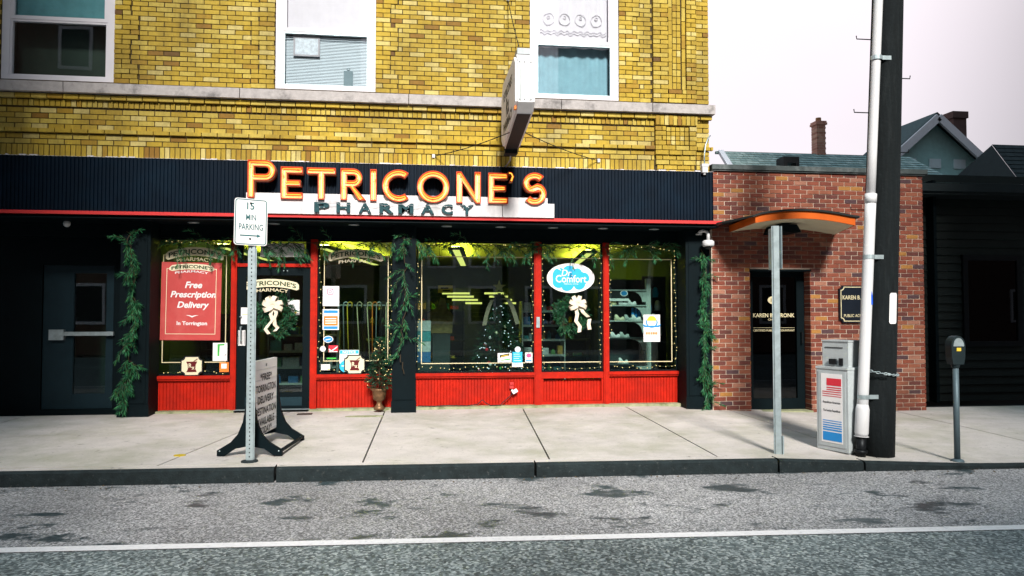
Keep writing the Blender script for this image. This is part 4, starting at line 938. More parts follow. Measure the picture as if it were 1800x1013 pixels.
m = MB(); m.shape([notched(6.42,7.08,1.29,1.825,.05), notched(6.432,7.068,1.302,1.813,.05)], -.043, .002); m.build('border', M['goldline'], WS)
m = MB(); m.text("KAREN B. STRONK", 6.75, 1.66, -.043, .065, .60, bold=.02); m.text("PUBLIC ACCOUNTANT", 6.75, 1.38, -.043, .045, .56, bold=.012); m.build('lettering', M['goldline'], WS)

# ------------------------------------------------------------------ houses behind and the dark building at the right
def shingled(mb, p00, p10, p11, p01, rows, cols, th=.02):
    mb.add([p00,p10,p11,p01], [(0,1,2,3)]); p00, p10, p11, p01 = map(Vector, (p00,p10,p11,p01)); nrm = (p10-p00).cross(p01-p00).normalized()
    if nrm.z < 0: nrm = -nrm
    for r in range(rows):
        a, b = r/rows, (r+1)/rows; off = R.random()/cols
        for c in range(-1, cols):
            u0, u1 = max(0, c/cols+off), min(1, (c+1)/cols+off-.002)
            if u1-u0 < .002: continue
            q = [(p00.lerp(p10,u)).lerp(p01.lerp(p11,u),v) for u,v in ((u0,a),(u1,a),(u1,b),(u0,b))]
            mb.add([q[0]+nrm*th, q[1]+nrm*th, q[2]+nrm*.003, q[3]+nrm*.003, q[0], q[1]], [(0,1,2,3),(4,5,1,0)])
HB = thing('shingled_house', 'low house with grey green shingle roof behind the brick office', 'house', (11,10,0))
m = MB(); m.box(8.6,13.8,7.2,12.5,-.2,4.75); m.build('house_wall', mat('pale siding', (.45,.48,.47), .7), HB)
rf = MB(); rz = 5.98; ry = 9.2
shingled(rf, (7.85,6.3,4.35), (14.2,6.3,4.35), (14.2,ry,rz), (8.45,ry,rz), 16, 34); rf.box(8.3,14.2,ry,ry+.1,rz-.05,rz+.02); rfo = rf.build('roof', M['shingle'], HB)
m = MB(); m.bar((7.83,6.28,4.33),(8.43,ry,rz+.01),.14,.10); m.build('roof_edge', M['white'], HB)
m = MB(); cx0, cx1 = 11.30, 11.58
bricks(m, cx0, cx1, 5.75, 6.84, 9.15, L=.14, H=.075, j=.014, d=.30)
m.box(cx0-.03,cx1+.03,9.12,9.48,6.84,6.90); m.box(cx0-.015,cx1+.015,9.13,9.47,6.901,6.95); m.build('chimney', mat('chimney brick', (0,0,0), .8, ramp=[((.52,.25,.19),4),((.42,.18,.13),3),((.60,.34,.25),2)]), rfo)
m = MB(); m.box(cx0+.012,cx1-.012,9.16,9.44,5.7,6.838); m.build('chimney_mortar', M['rmortar'], rfo)
m = MB(); m.lathe([(.08,0),(.075,.12)], ((cx0+cx1)/2,9.3,6.95), 14); m.build('flue', M['terracotta'], rfo)
m = MB(); m.box(cx0-.05,cx1+.05,9.06,9.16,5.72,5.86); m.build('flashing', M['navy'], rfo)
m = MB(); m.box(9.20,9.62,7.05,7.45,5.26,5.42); m.box(9.20,9.30,7.05,7.3,5.10,5.26); m.box(9.53,9.62,7.05,7.3,5.0,5.26); m.build('roof_vent', M['ink'], rfo)
GH = thing('gabled_house', 'pale teal gabled house with white bargeboards far behind the utility pole', 'house', (18,14,0))
ap = W(1648,203,13); lft = W(1552,290,13); rgt = W(1745,293,13)
m = MB(); m.prism([(lft[0]+.2,-.2),(rgt[0]-.2,-.2),(rgt[0]-.2,rgt[1]+.1),(ap[0],ap[1]-.1),(lft[0]+.2,lft[1]+.1)], 13.3, 15.5); m.build('house_wall', mat('teal siding', (.34,.56,.55), .7, var=.12), GH)
m = MB()
for a, b in ((ap,lft),(rgt,ap)):
    m.add([(a[0],13,a[1]),(b[0],13,b[1]),(b[0],15.6,b[1]),(a[0],15.6,a[1]),(a[0],13,a[1]+.12),(b[0],13,b[1]+.12),(b[0],15.6,b[1]+.12),(a[0],15.6,a[1]+.12)], [(4,5,6,7),(3,2,1,0)])
m.build('roof', mat('dark shingles', (.05,.075,.08), .85, var=.3, scale=10), GH)
for a, b in ((ap,lft),(ap,rgt)): m = MB(); m.bar((a[0],12.95,a[1]-.06),(b[0],12.95,b[1]-.06),.12,.30,up=(0,1,0)) if False else m.bar((a[0],12.95,a[1]-.08),(b[0],12.95,b[1]-.08),.10,.26); m.build('bargeboard', M['white'], GH)
m = MB()
for i in range(4): m = MB(); m.box(lft[0]+1.0+i*.95, lft[0]+1.45+i*.95, 13.27, 13.299, 6.55, 6.88); m.build('gable_window', M['blind'], GH)
m = MB(); q = W(1677,200,15); m.box(q[0]-.27,q[0]+.27,14.7,15.3,6,q[1]-.25); m.box(q[0]-.32,q[0]+.32,14.65,15.35,q[1]-.249,q[1]); m.build('chimney', mat('dark chimney', (.09,.05,.045), .85), GH)
DB = thing('dark_house', 'dark clapboard building with a dark hipped roof at the right edge', 'house', (11,4,0))
m = MB()
for k in range(28): m.add([(8.15,1.9,-.2+k*.15),(16,1.9,-.2+k*.15),(16,1.93,-.2+(k+1)*.15),(8.15,1.93,-.2+(k+1)*.15)], [(0,1,2,3)]); m.add([(8.15,1.9,-.2+k*.15),(8.15,1.93,-.2+(k+1)*.15),(8.15,12,-.2+(k+1)*.15),(8.15,12,-.2+k*.15)], [(0,1,2,3)])
m.build('house_wall', mat('dark clapboard', (.012,.018,.016), .7, var=.25), DB)
rf = MB(); rf.box(7.95,16.5,1.45,12,3.55,3.68); rf.box(7.92,16.5,1.40,1.449,3.60,3.74); rf.build('roof', mat('black shingles', (.02,.028,.03), .85), DB)
BR = thing('black_roofed_house', 'house with a dark hipped roof behind the dark clapboard building', 'house', (17,12,0))
q = W(1738,254,10); rf = MB(); shingled(rf, (q[0]-.9,7,4.0), (q[0]+9,7,4.0), (q[0]+9,10,q[1]), (q[0]+.1,10,q[1]), 16, 30); rf.add([(q[0]-.9,7,4.0),(q[0]+.1,10,q[1]-.02),(q[0]-.9,14,4.0)],[(0,1,2)]); rf.build('roof', mat('black roof shingles', (.02,.028,.03), .85, ramp=[((.012,.018,.020),3),((.014,.021,.023),2)]), BR)
m = MB(); m.box(q[0]-.5,q[0]+9,7.4,13.5,-.2,4.0); m.build('house_wall', M['roomwall'], BR)
m = MB(); m.shape([rect(10.0,11.2,.8,2.5), rect(10.1,11.1,.9,2.4)], 1.86, .06); wd_ = m.build('window', M['darkmetal'], DB); MB().box(10.09,11.11,1.885,1.89,.89,2.41).build('pane', glass('dark glass', (.02,.03,.03)), wd_)
m = MB(); m.box(8.16,8.5,1.7,1.89,-.2,3.85); m.box(9.3,9.36,1.7,1.89,-.2,3.85); m.build('corner_board', M['blackpaint'], DB)

# ------------------------------------------------------------------ evergreen garlands, wreaths, potted conifer
def rv(s=1): return Vector((R.uniform(-s,s), R.uniform(-s,s), R.uniform(-s,s)))
def needle(mb, p, d, ln, w):
    sd = d.cross(rv()); 
    if sd.length < 1e-4: return
    sd = sd.normalized()*w/2; mid = p+d*ln*.5
    mb.add([p-sd*.5, p+sd*.5, mid+sd, p+d*ln, mid-sd], [(0,1,2,3,4)])
def sprig(mb, tw, p, d, ln, nl=.075, n=26, droop=.6, w=.008, flat=.5):
    d = d.normalized(); pts = [p]; q = Vector(p); seg = 5
    for i in range(seg):
        d = (d+Vector((0,0,-droop/seg))).normalized(); q = q+d*ln/seg; pts.append(q.copy())
    tw.tube(pts, .003, 4)
    for i in range(n):
        t = (i+.5)/n; k = min(seg-1, int(t*seg)); f = t*seg-k; pp = pts[k].lerp(pts[k+1], f); ax = (pts[k+1]-pts[k]).normalized()
        o = rv(); o = (o-ax*o.dot(ax)); o.y *= flat
        if o.length < .05: continue
        nd = (ax*R.uniform(.7,1.3)+o.normalized()*R.uniform(.5,.9)+Vector((0,0,-.25))).normalized()
        needle(mb, pp, nd, nl*R.uniform(.7,1.2), w)
    for i in range(5): needle(mb, pts[-1], (d+rv(.35)).normalized(), nl*R.uniform(.8,1.2), w)
def garland(name, pts, label, n, ln=(.10,.22), spread=.5, droop=.7, nl=.08, yb=.02, w=.008, bias=Vector((0,0,0))):
    a = MB(); tw = MB(); pts = [Vector(p) for p in pts]
    L_ = [0]
    for p, q in zip(pts, pts[1:]): L_.append(L_[-1]+(q-p).length)
    tw.tube(pts, .006, 5)
    for i in range(n):
        s = R.random()*L_[-1]; k = max(j for j in range(len(L_)-1) if L_[j] <= s); f = (s-L_[k])/max(1e-6, L_[k+1]-L_[k]); p = pts[k].lerp(pts[k+1], f)
        t = (pts[k+1]-pts[k]).normalized()
        d = t*R.choice((-1,1,1))*R.uniform(.2,1)+rv(spread)+bias; d.y = -abs(d.y)*.6-.05
        sprig(a, tw, p+rv(.015), d, R.uniform(*ln), nl, 24, droop, w)
    root = thing(name, label, 'garland', tuple(pts[0]))
    a.build('needles', M['needle'], root); tw.build('stem', M['twig'], root)
    return root
def wob(pts, s=.03, k=6):
    out = []
    for p, q in zip(pts, pts[1:]):
        for i in range(k): out.append(Vector(p).lerp(Vector(q), i/k)+Vector((R.uniform(-s,s), R.uniform(-.01,.01), R.uniform(-s,s))))
    return out+[Vector(pts[-1])]
garland('garland', wob([(-3.98,.0,2.55),(-3.93,.0,2.2),(-3.88,.0,1.85),(-3.90,.0,1.5),(-3.86,.0,1.25),(-4.0,.0,.95),(-3.88,.0,.7),(-4.02,.0,.45),(-3.95,.0,.10)]), 'evergreen garland hanging down the black pillar left of the red delivery poster', 85, bias=Vector((0,0,-.35)))
garland('garland', wob([(-.25,.0,2.50),(-.20,.0,2.1),(-.24,.0,1.8),(-.20,.0,1.5),(-.24,.0,1.15),(-.28,.0,.85),(-.22,.0,.55)], .03), 'sparse evergreen garland hanging down the middle black pillar', 24, ln=(.12,.30), spread=.8)
garland('garland', wob([(4.22,.0,2.40),(4.28,.0,2.0),(4.24,.0,1.6),(4.27,.0,1.2),(4.24,.0,.8),(4.27,.0,.4),(4.31,.0,-.05)], .03), 'evergreen garland hanging down the right hand black pillar beside the brick office', 80, bias=Vector((0,0,-.4)))
garland('garland', wob([(-3.8,.36,2.38),(-3.3,.34,2.44),(-2.72,.34,2.46),(-2.1,.34,2.40),(-1.55,.34,2.42),(-1.1,.33,2.44),(-.6,.30,2.46),(-.25,.02,2.50)], .03), 'evergreen garland swagged along the top of the left windows and shop door', 66, ln=(.16,.34), spread=.6, droop=.9, bias=Vector((0,0,-.1)))
garland('garland', wob([(-.15,.02,2.50),(.2,.34,2.40),(.5,.36,2.47),(1.0,.36,2.45),(1.5,.36,2.42),(1.78,.35,2.45),(2.2,.35,2.42),(2.6,.35,2.42),(3.1,.35,2.43),(3.6,.35,2.42),(4.0,.30,2.44)], .03), 'evergreen garland swagged along the top of the right hand windows', 78, ln=(.16,.34), spread=.6, droop=1.0, bias=Vector((0,0,-.15)))
def ribbon_strip(mb, pts, w, wd):
    wd = Vector(wd).normalized()*w/2; b = []
    for p in pts: p = Vector(p); b += [p-wd, p+wd]
    mb.add(b, [(i*2,i*2+1,i*2+3,i*2+2) for i in range(len(pts)-1)])
def bow(parent, c, s, tails):
    m = MB(); c = Vector(c)
    for a in (75, 20, -22, 158, 205, 120):
        d = Vector((math.cos(rad(a)),0,math.sin(rad(a)))); sd = Vector((-d.z,0,d.x)); pts = []
        for i in range(13):
            t = i/12*2*math.pi; r = .5*(1-math.cos(t)); pts.append(c+d*(r*s*R.uniform(.95,1.05))+Vector((0,-.045*math.sin(t)*1.0-.02,0))+sd*(.10*s*math.sin(t)))
        ribbon_strip(m, pts, .055*s/.13, sd)
    m.ball(tuple(c+Vector((0,-.03,0))), .025, 8, 5)
    for tl in tails: ribbon_strip(m, [c+Vector(p) for p in tl], .055, (1,-.25,.15))
    return m.build('bow', M['ribbon'], parent)
def wreath(c, r0, r1, mt, label, group):
    root = thing('wreath', label, 'wreath', c, group); a = MB(); tw = MB(); c = Vector(c)
    tw.tube([c+Vector((r0*math.cos(t/24*6.283),0,r0*math.sin(t/24*6.283))) for t in range(24)], .02, 6, closed=True)
    for i in range(170):
        t = R.random()*6.283; rr = r0+R.uniform(-.05,.05); p = c+Vector((rr*math.cos(t), R.uniform(-.04,.01), rr*math.sin(t)))
        d = Vector((-math.sin(t),0,math.cos(t)))*R.choice((-1,1))*.7+Vector((math.cos(t),0,math.sin(t)))*R.uniform(-.9,1.1)+Vector((0,R.uniform(-.7,-.05),0))
        sprig(a, tw, p, d, r1*R.uniform(.6,1.1), .055, 20, .1, .008, 1)
    a.build('needles', mt, root); tw.build('ring', M['twig'], root); return root
w1 = wreath((-2.05,.37,1.385), .185, .13, M['needlemid'], 'dark evergreen wreath with cream bow hanging on the shop door', 'wreaths with cream bows')
bow(w1, (-2.09,.26,1.52), .15, [[(0,-.01,-.02),(-.03,-.02,-.12),(.0,-.03,-.2),(-.06,-.02,-.27),(-.10,-.02,-.33),(-.05,-.02,-.40)],[(.02,-.01,-.02),(.05,-.03,-.1),(.02,-.02,-.18),(.03,-.02,-.27),(.07,-.02,-.31),(.03,-.02,-.36)]])
w2 = wreath((2.27,.40,1.39), .165, .12, M['needlemid'], 'dark evergreen wreath with cream bow below the blue and white oval sign', 'wreaths with cream bows')
bow(w2, (2.37,.29,1.55), .14, [[(-.03,-.01,-.03),(-.01,-.02,-.15),(-.03,-.02,-.25),(.03,-.02,-.33),(.02,-.02,-.42)],[(.03,-.01,-.03),(.08,-.03,-.12),(.16,-.02,-.19)],[(.18,-.02,-.22),(.165,-.02,-.3),(.18,-.02,-.38)]])
TP = thing('potted_conifer', 'small conical conifer with fairy lights in a bronze urn by the middle pillar', 'potted plant', (-.575,.16,.03))
m = MB(); m.lathe([(.075,0),(.08,.03),(.06,.05),(.035,.09),(.04,.12),(.085,.15),(.10,.22),(.105,.27),(.125,.285),(.125,.30),(.10,.305)], (-.575,.16,.03), 18)
m.build('urn', mat('bronze urn', (.20,.11,.055), .45, .5, var=.4, scale=20, dirt=.5, dcol=(.05,.03,.02), dscale=12), TP, smooth=True)
a = MB(); tw = MB(); tw.tube([(-.575,.16,.3),(-.575,.16,1.05)], .012, 6)
for i in range(190):
    t = R.random()**1.2; z = .36+t*.70; rr = .155*(1-t)**.8+.015; an = R.random()*6.283
    d = Vector((math.cos(an), math.sin(an), R.uniform(-.2,.5))); sprig(a, tw, Vector((-.575,.16,z))+d*rr*.25, d, rr*R.uniform(.6,1.05), .045, 14, .2, .008, 1)
a.build('foliage', M['needledark'], TP); tw.build('trunk', M['twig'], TP)
bulb_me = {}
def bulbs(parent, pts, mt='bulb', r=.006):
    first = None
    for p in pts:
        off = Vector((0,0,0)); q = parent
        while q: off += q.location; q = q.parent
        if mt+str(r) not in bulb_me:
            b = MB(); b.ball((0,0,0), r, 6, 4); o = b.build('bulb', M[mt], parent); o.parent = parent; o.data.transform(Matrix.Translation(off)); o.location = Vector(p)-off; bulb_me[mt+str(r)] = o.data
        else:
            o = bpy.data.objects.new('bulb', bulb_me[mt+str(r)]); COL.objects.link(o); o.parent = parent; o.location = Vector(p)-off
pts = []
for i in range(34):
    t = R.random(); an = R.uniform(3.3,6.2); rr = .16*(1-t)**.8+.03; pts.append((-.575+rr*math.cos(an), .16+rr*math.sin(an), .38+t*.66))
bulbs(TP, pts)
def lights(label, path, n, jit=.02, y=.440, mt='bulb', grp='strings of fairy lights round the windows'):
    path = [Vector((a, y, b)) for a, b in path]; L_ = [0]
    for p, q in zip(path, path[1:]): L_.append(L_[-1]+(q-p).length)
    def at_(s):
        k = max(j for j in range(len(L_)-1) if L_[j] <= s+1e-9); return path[k].lerp(path[k+1], (s-L_[k])/max(1e-6,L_[k+1]-L_[k]))
    root = thing('fairy_light_string', label, 'fairy lights', tuple(path[0]), grp)
    ps = [at_(L_[-1]*(i+R.uniform(.2,.8))/n)+Vector((R.uniform(-jit,jit),R.uniform(-.01,.004),R.uniform(-jit,jit))) for i in range(n)]
    c = MB(); c.tube([p+Vector((0,.008,0)) for p in ps], .0018, 4); c.build('cord', M['vgreen'], root); bulbs(root, ps, mt)
lights('fairy lights round the window that holds the red delivery poster', [(-2.74,2.44),(-3.72,2.46),(-3.735,.58),(-2.75,.56)], 46)
lights('fairy lights round the window with the walking canes', [(-1.45,2.44),(-1.465,.575),(-.43,.575),(-.43,2.4),(-1.4,2.46)], 54)
lights('fairy lights round the largest window with the christmas tree', [(1.69,2.42),(1.2,2.46),(.4,2.45),(-.02,2.44),(-.03,.60),(1.70,.585),(1.69,2.3)], 84)
lights('fairy lights round the window with the blue and white oval sign', [(1.87,2.40),(1.865,.59),(2.765,.58),(2.76,2.3),(2.3,2.44)], 52)
lights('fairy lights round the window with the shoe shelves', [(2.92,1.0),(2.91,2.42),(3.35,2.47),(3.95,2.40),(3.955,.60),(2.93,.58)], 70)

# ------------------------------------------------------------------ things stuck to the glass
def card(name, cx, cz, w, h, label, cat, base, draw=(), y=.440, th=.002, group=None, tilt=0):
    b = MB(); b.prism(rect(cx-w/2, cx+w/2, cz-h/2, cz+h/2), y, y+th); o = b.build(name, M[base], None, origin=(cx,y,cz)); tag(o, label, cat, group)
    for nm, mt, fn in draw:
        d = MB(); fn(d, y-.0015); d.build(nm, M[mt], o)
    if tilt: o.rotation_euler = (0, rad(tilt), 0)
    return o
def bx(x0, x1, z0, z1): return lambda d, y: d.prism(rect(x0,x1,z0,z1), y, y+.001)
def lines(x0, x1, zt, n, st, h): 
    def f(d, y):
        for i in range(n): d.prism(rect(x0, x1-R.uniform(0,.3)*(x1-x0), zt-i*st-h, zt-i*st), y, y+.001)
    return f
cx, cz = -3.27, 1.59
pw, phh = .83, 1.12
def ptext(d, y):
    for t, z, h, w in (("Free",.235,.095,.24),("Prescription",.085,.12,.63),("Delivery",-.065,.12,.44)): d.text(t, cx+.03, cz+z, y, h, w, bold=.03, shear=.25)
    d.text("In Torrington", cx+.02, cz-.325, y, .072, .42, bold=.03)
    d.prism([(cx-.07,cz-.20),(cx-.02,cz-.215),(cx+.02,cz-.235),(cx+.06,cz-.215),(cx+.11,cz-.20),(cx+.06,cz-.20),(cx+.02,cz-.212),(cx-.02,cz-.20)], y, y+.001)
def pframe(d, y): d.shape([rect(cx-.345,cx+.345,cz-.475,cz+.47), rect(cx-.337,cx+.337,cz-.467,cz+.462)], y, .001)
def pban(d, y):
    w, h = .62, .085; wf = lambda u, v: (u, v+.035*(1-(2*u/w)**2))
    d.prism([(cx+u,cz+.465+v) for u,v in (wf(-w/2+w*i/16, h*(.5 if 0 < i < 16 else .2)) for i in range(17))]+[(cx+u,cz+.465+v) for u,v in (wf(w/2-w*i/16, -h*(.5 if 0 < i < 16 else .2)) for i in range(17))], y-.001, y)
def pbant(d, y): d.text("PETRICONE'S", cx, cz+.465, y-.003, .05, .56, bold=.03, warp=lambda u, v: (u, v+.035*(1-(2*u/.62)**2)))
def pph(d, y): d.text("PHARMACY", cx, cz+.400, y, .032, .46, bold=.02, warp=lambda u, v: (u, v+.03*(1-(2*u/.5)**2)))
card('delivery_poster', cx, cz, pw, phh, 'large faded red poster offering free prescription delivery in the left window', 'poster', 'poster', [('lettering','paper',ptext),('frame_line','cream',pframe),('banner','cream',pban),('banner_lettering','vgreen',pbant),('small_lettering','paper',pph)], tilt=.6)
def kid(d, y):
    d.prism([(-2.895,.97),(-2.80,.975),(-2.80,.955),(-2.865,.95),(-2.87,.80),(-2.895,.80)], y, y+.001)
card('drawing', -2.86, .86, .20, .26, 'white sheet with a green leafy drawing taped above the orange card', 'paper', 'paper', [('green_drawing','gprint',kid),('ink_mark','ink',lambda d,y: d.prism([(-2.80,.80),(-2.78,.81),(-2.77,.84),(-2.785,.82)],y,y+.001))])
card('orange_card', -2.80, .64, .13, .14, 'small orange and white card at the foot of the left window', 'card', 'oprint', [('white_patch','paper',bx(-2.84,-2.765,.62,.69))])
def insta(d, y):
    c = (-1.31,1.735); d.shape([rrect(c[0]-.045,c[0]+.045,c[1]-.045,c[1]+.045,.02), rrect(c[0]-.035,c[0]+.035,c[1]-.035,c[1]+.035,.015)], y, .001); d.shape([ellipse(*c,.022,.022,16), ellipse(*c,.014,.014,16)], y, .001); d.prism(ellipse(c[0]+.024,c[1]+.024,.005,.005,8), y, y+.001)
card('social_media_sheet', -1.30, 1.67, .235, .295, 'white sheet with a pink camera emblem taped in the cane window', 'paper', 'paper', [('camera_emblem','pink',insta),('small_text','grey',lines(-1.36,-1.25,1.60,2,.03,.006)),('dot','gprint',lambda d,y: d.prism(ellipse(-1.33,1.655,.008,.008,8),y,y+.001))])
card('payment_notice', -1.30, 1.325, .235, .305, 'orange and blue notice taped below the white camera emblem sheet', 'notice', 'paper', [('blue_bar','blue',lambda d,y: (d.prism(rect(-1.40,-1.20,1.42,1.46),y,y+.001), d.prism(rect(-1.40,-1.20,1.185,1.225),y,y+.001))),('orange_bar','oprint',bx(-1.40,-1.20,1.235,1.375)),('lines','paper',lambda d,y: [d.prism(rect(-1.38,-1.22,1.33-i*.033,1.345-i*.033),y-.001,y) for i in range(3)])])
card('oval_sticker', -1.335, 1.035, .001, .001, 'blue oval sticker with white rim below the orange notice', 'sticker', 'paper', [('white_rim','paper',lambda d,y: d.prism(ellipse(-1.335,1.035,.072,.05),y,y+.001)),('blue_oval','blue',lambda d,y: d.prism(ellipse(-1.335,1.035,.062,.040),y-.001,y-.0005)),('lettering','paper',lambda d,y: d.prism([(-1.375,1.03),(-1.30,1.045),(-1.29,1.035),(-1.37,1.018)],y-.002,y-.0015))])
card('round_sticker', -1.41, .895, .001, .001, 'small round white sticker at the left edge of the cane window', 'sticker', 'paper', [('disc','paper',lambda d,y: d.prism(ellipse(-1.41,.895,.042,.042,18),y,y+.001))])
card('red_check_sticker', -1.26, .895, .135, .10, 'red and white sticker with a white tick', 'sticker', 'redprint', [('white_tick','paper',lambda d,y: d.prism([(-1.32,.90),(-1.29,.87),(-1.20,.935),(-1.205,.915),(-1.29,.845),(-1.325,.88)],y,y+.001)),('white_base','paper',bx(-1.32,-1.20,.847,.858))])
card('green_strip_sticker', -1.285, .755, .135, .022, 'narrow green strip sticker in the cane window', 'sticker', 'gprint')
def notice_hd(d, y): d.text("NOTICE", -1.03, .845, y-.001, .04, .19, bold=.03)
card('notice_sign', -1.03, .775, .28, .20, 'white notice with blue header above the mortar plaque', 'notice', 'paper', [('header','sky',bx(-1.165,-.895,.82,.87)),('header_lettering','paper',notice_hd),('small_text','grey',lines(-1.14,-.92,.805,4,.026,.010))])
card('white_slip', -1.03, .625, .14, .09, 'blank white slip under the blue headed notice', 'paper', 'paper', [('small_text','grey',lines(-1.08,-.98,.65,2,.02,.006))])
card('blue_round_sticker', -1.05, .50+.12, .001, .001, 'large blue round sticker half hidden by the mortar plaque', 'sticker', 'sky', [('blue_disc','sky',lambda d,y: d.prism(ellipse(-1.085,.635,.085,.085),y,y+.001)),('lettering','paper',lambda d,y: d.prism(rect(-1.14,-1.03,.635,.648),y-.001,y))])
card('price_ticket', -1.37, .625, .13, .085, 'white ticket with yellow corner at the foot of the cane window', 'card', 'paper', [('yellow_corner','yprint',bx(-1.34,-1.31,.588,.60))])
# on and above the shop door
card('door_notice', -1.83, 1.50, .17, .22, 'white notice with a small crest taped to the right of the door wreath', 'notice', 'paper', [('small_text','grey',lines(-1.89,-1.77,1.57,4,.026,.006)),('crest','yprint',lambda d,y: d.prism([(-1.82,1.43),(-1.80,1.455),(-1.78,1.43),(-1.80,1.41)],y,y+.001))], y=.414)
card('hours_sheet', -2.49, 1.38, .16, .24, 'white hours sheet taped to the left of the door wreath', 'notice', 'paper', [('small_text','yprint',lines(-2.55,-2.46,1.40,1,.03,.008))], y=.414)
card('striped_sticker', -2.555, 1.06, .10, .22, 'striped black and white sticker on the door stile', 'sticker', 'paper', [('black_stripe','ink',lambda d,y: [d.prism(rect(-2.60+i*.02,-2.593+i*.02,.96,1.16),y,y+.001) for i in range(5)])], y=.414)
card('transom_paper', -2.0, 2.34, .62, .20, 'torn white paper sheet filling the transom above the door', 'paper', 'paper', [('ink_line','grey',lambda d,y: d.tube([(-2.28+i*.04,y,2.30+.01*math.sin(i*2.2)) for i in range(15)],.002,4))], y=.432)
# blue and white oval sign
OV = thing('oval_sign', 'white oval sign with a blue cloud shape hanging in the window above a wreath', 'sign', (2.295,.44,1.73))
m = MB(); m.prism(ellipse(2.295,1.957,.372,.228,48), .432, .446); m.build('oval_panel', M['paper'], OV)
cl_ = []
for a0, a1, c_, r_ in ((60,185,(-.17,.04),.115),(165,300,(-.19,-.06),.095),(215,340,(-.06,-.085),.115),(235,375,(.13,-.08),.10),(-60,95,(.205,-.0),.085),(20,150,(.10,.075),.075),(40,160,(-.02,.06),.13)): cl_ += arc(2.295+c_[0],1.957+c_[1],r_,a0,a1,7)
cl_.sort(key=lambda p: math.atan2(p[1]-1.957,(p[0]-2.295)*.7))
m = MB(); m.prism(cl_, .4295, .4305); cld = m.build('cloud', M['sky'], OV)
m = MB(); m.text("Dr.", 2.235, 2.035, .428, .10, .17, shear=.2, bold=.006); m.text("Comfort", 2.30, 1.945, .428, .115, .48, bold=.012); m.text("MEDICAL SHOES", 2.30, 1.865, .428, .018, .22); m.build('lettering', M['paper'], cld)
# stickers on the large window
card('tag_sticker', 1.275, .745, .21, .14, 'white sticker with a black and yellow tag on the large window', 'sticker', 'paper', [('black_tag','ink',lambda d,y: d.prism([(1.20,.745),(1.345,.775),(1.35,.81),(1.205,.785)],y,y+.001)),('yellow_text','yprint',lambda d,y: d.prism([(1.22,.757),(1.33,.78),(1.332,.792),(1.222,.772)],y-.001,y)),('green_text','gprint',lambda d,y: d.prism([(1.22,.70),(1.36,.715),(1.36,.735),(1.22,.71)],y,y+.001))])
card('blue_square_sticker', 1.47, .75, .15, .16, 'pale blue square sticker in the middle of the sticker row', 'sticker', 'sky', [('small_text','paper',lines(1.415,1.525,.80,4,.032,.006))])
card('round_face_sticker', 1.475, .865, .001, .001, 'small round white sticker above the pale blue square', 'sticker', 'paper', [('disc','paper',lambda d,y: d.prism(ellipse(1.475,.868,.044,.044,18),y,y+.001)),('ring','blue',lambda d,y: d.shape([ellipse(1.475,.868,.036,.036,18),ellipse(1.475,.868,.030,.030,18)],y-.001,.001))])
card('checked_strip', 1.47, .635, .165, .062, 'white strip with blue tick below the pale blue square', 'sticker', 'paper', [('blue_lines','sky',lines(1.40,1.53,.655,2,.018,.008))])
card('pastel_sticker', 1.645, .745, .11, .15, 'pink and white sticker with a navy bar next to the red post', 'sticker', 'paper', [('pink_patch','pink',lambda d,y: d.prism(ellipse(1.645,.775,.04,.032,14),y,y+.001)),('navy_bar','blue',bx(1.60,1.69,.695,.712))])
def emb(d, y): d.shape([ellipse(3.575,1.275,.095,.085,24), ellipse(3.575,1.275,.075,.065,24)], y, .001); d.prism([(3.455,1.20),(3.695,1.20),(3.72,1.245),(3.66,1.225),(3.49,1.225),(3.43,1.245)], y-.001, y)
card('event_poster', 3.575, 1.185, .265, .42, 'white poster with an orange sun emblem and orange words in the shoe window', 'poster', 'paper', [('emblem','blue',emb),('sun','yprint',lambda d,y: d.prism(arc(3.575,1.30,.075,0,180,12)+[(3.50,1.30)],y-.0005,y+.0005)),('orange_words','oprint',lambda d,y: [d.prism(rect(3.475+i*.028,3.475+i*.028+.021,1.085,1.125),y,y+.001) for i in range(7)]),('small_text','grey',lines(3.48,3.67,1.05,2,.02,.005))])

# ------------------------------------------------------------------ inside the shop
def shelf_unit(x0, x1, y0, y1, zs, ztop, label, glabel, mt='shelf', dens=.12, hs=(.06,.15), gcat='shop goods', pal=None):
    t = thing('shelf_unit', label, 'shelves', ((x0+x1)/2,(y0+y1)/2,.01))
    m = MB(); m.box(x0,x1,y1,y1+.02,.01,ztop); m.build('back_panel', M['shelfdark'], t)
    for z in zs: m = MB(); m.box(x0,x1,y0,y1-.001,z-.02,z); m.box(x0,x1,y0-.006,y0-.0005,z-.03,z+.006); m.build('shelf', M[mt], t)
    for x in (x0-.02, x1): m = MB(); m.box(x,x+.02,y0,y1+.02,.01,ztop); m.build('upright', M[mt], t)
    if glabel:
        for z in zs:
            x = x0+.02
            while x < x1-.05:
                w = R.uniform(dens*.5, dens*1.2); h = R.uniform(*hs)
                if x+w > x1-.01: break
                g_ = MB()
                if R.random() < .6: g_.box(x,x+w*.92,y0+.01,y0+.10,z+.001,z+h)
                else: r_ = min(w*.42,.04); g_.lathe([(r_,0),(r_,h*.7),(r_*.5,h*.8),(r_*.45,h)],(x+w/2,y0+.06,z+.001),10)
                tag(g_.build('shop_good', R.choice(pal or GOODS), None), glabel, gcat, glabel); x += w+R.uniform(.005,.04)
    return t
a = W(905,540,1.6); b = W(961,540,1.6)
shelf_unit(1.72,2.42,1.6,1.95,[.42,.72,.98,1.22,1.46],1.62, 'pale shelf unit of bottles behind the red posts', 'small goods on the pale shelves behind the red post')
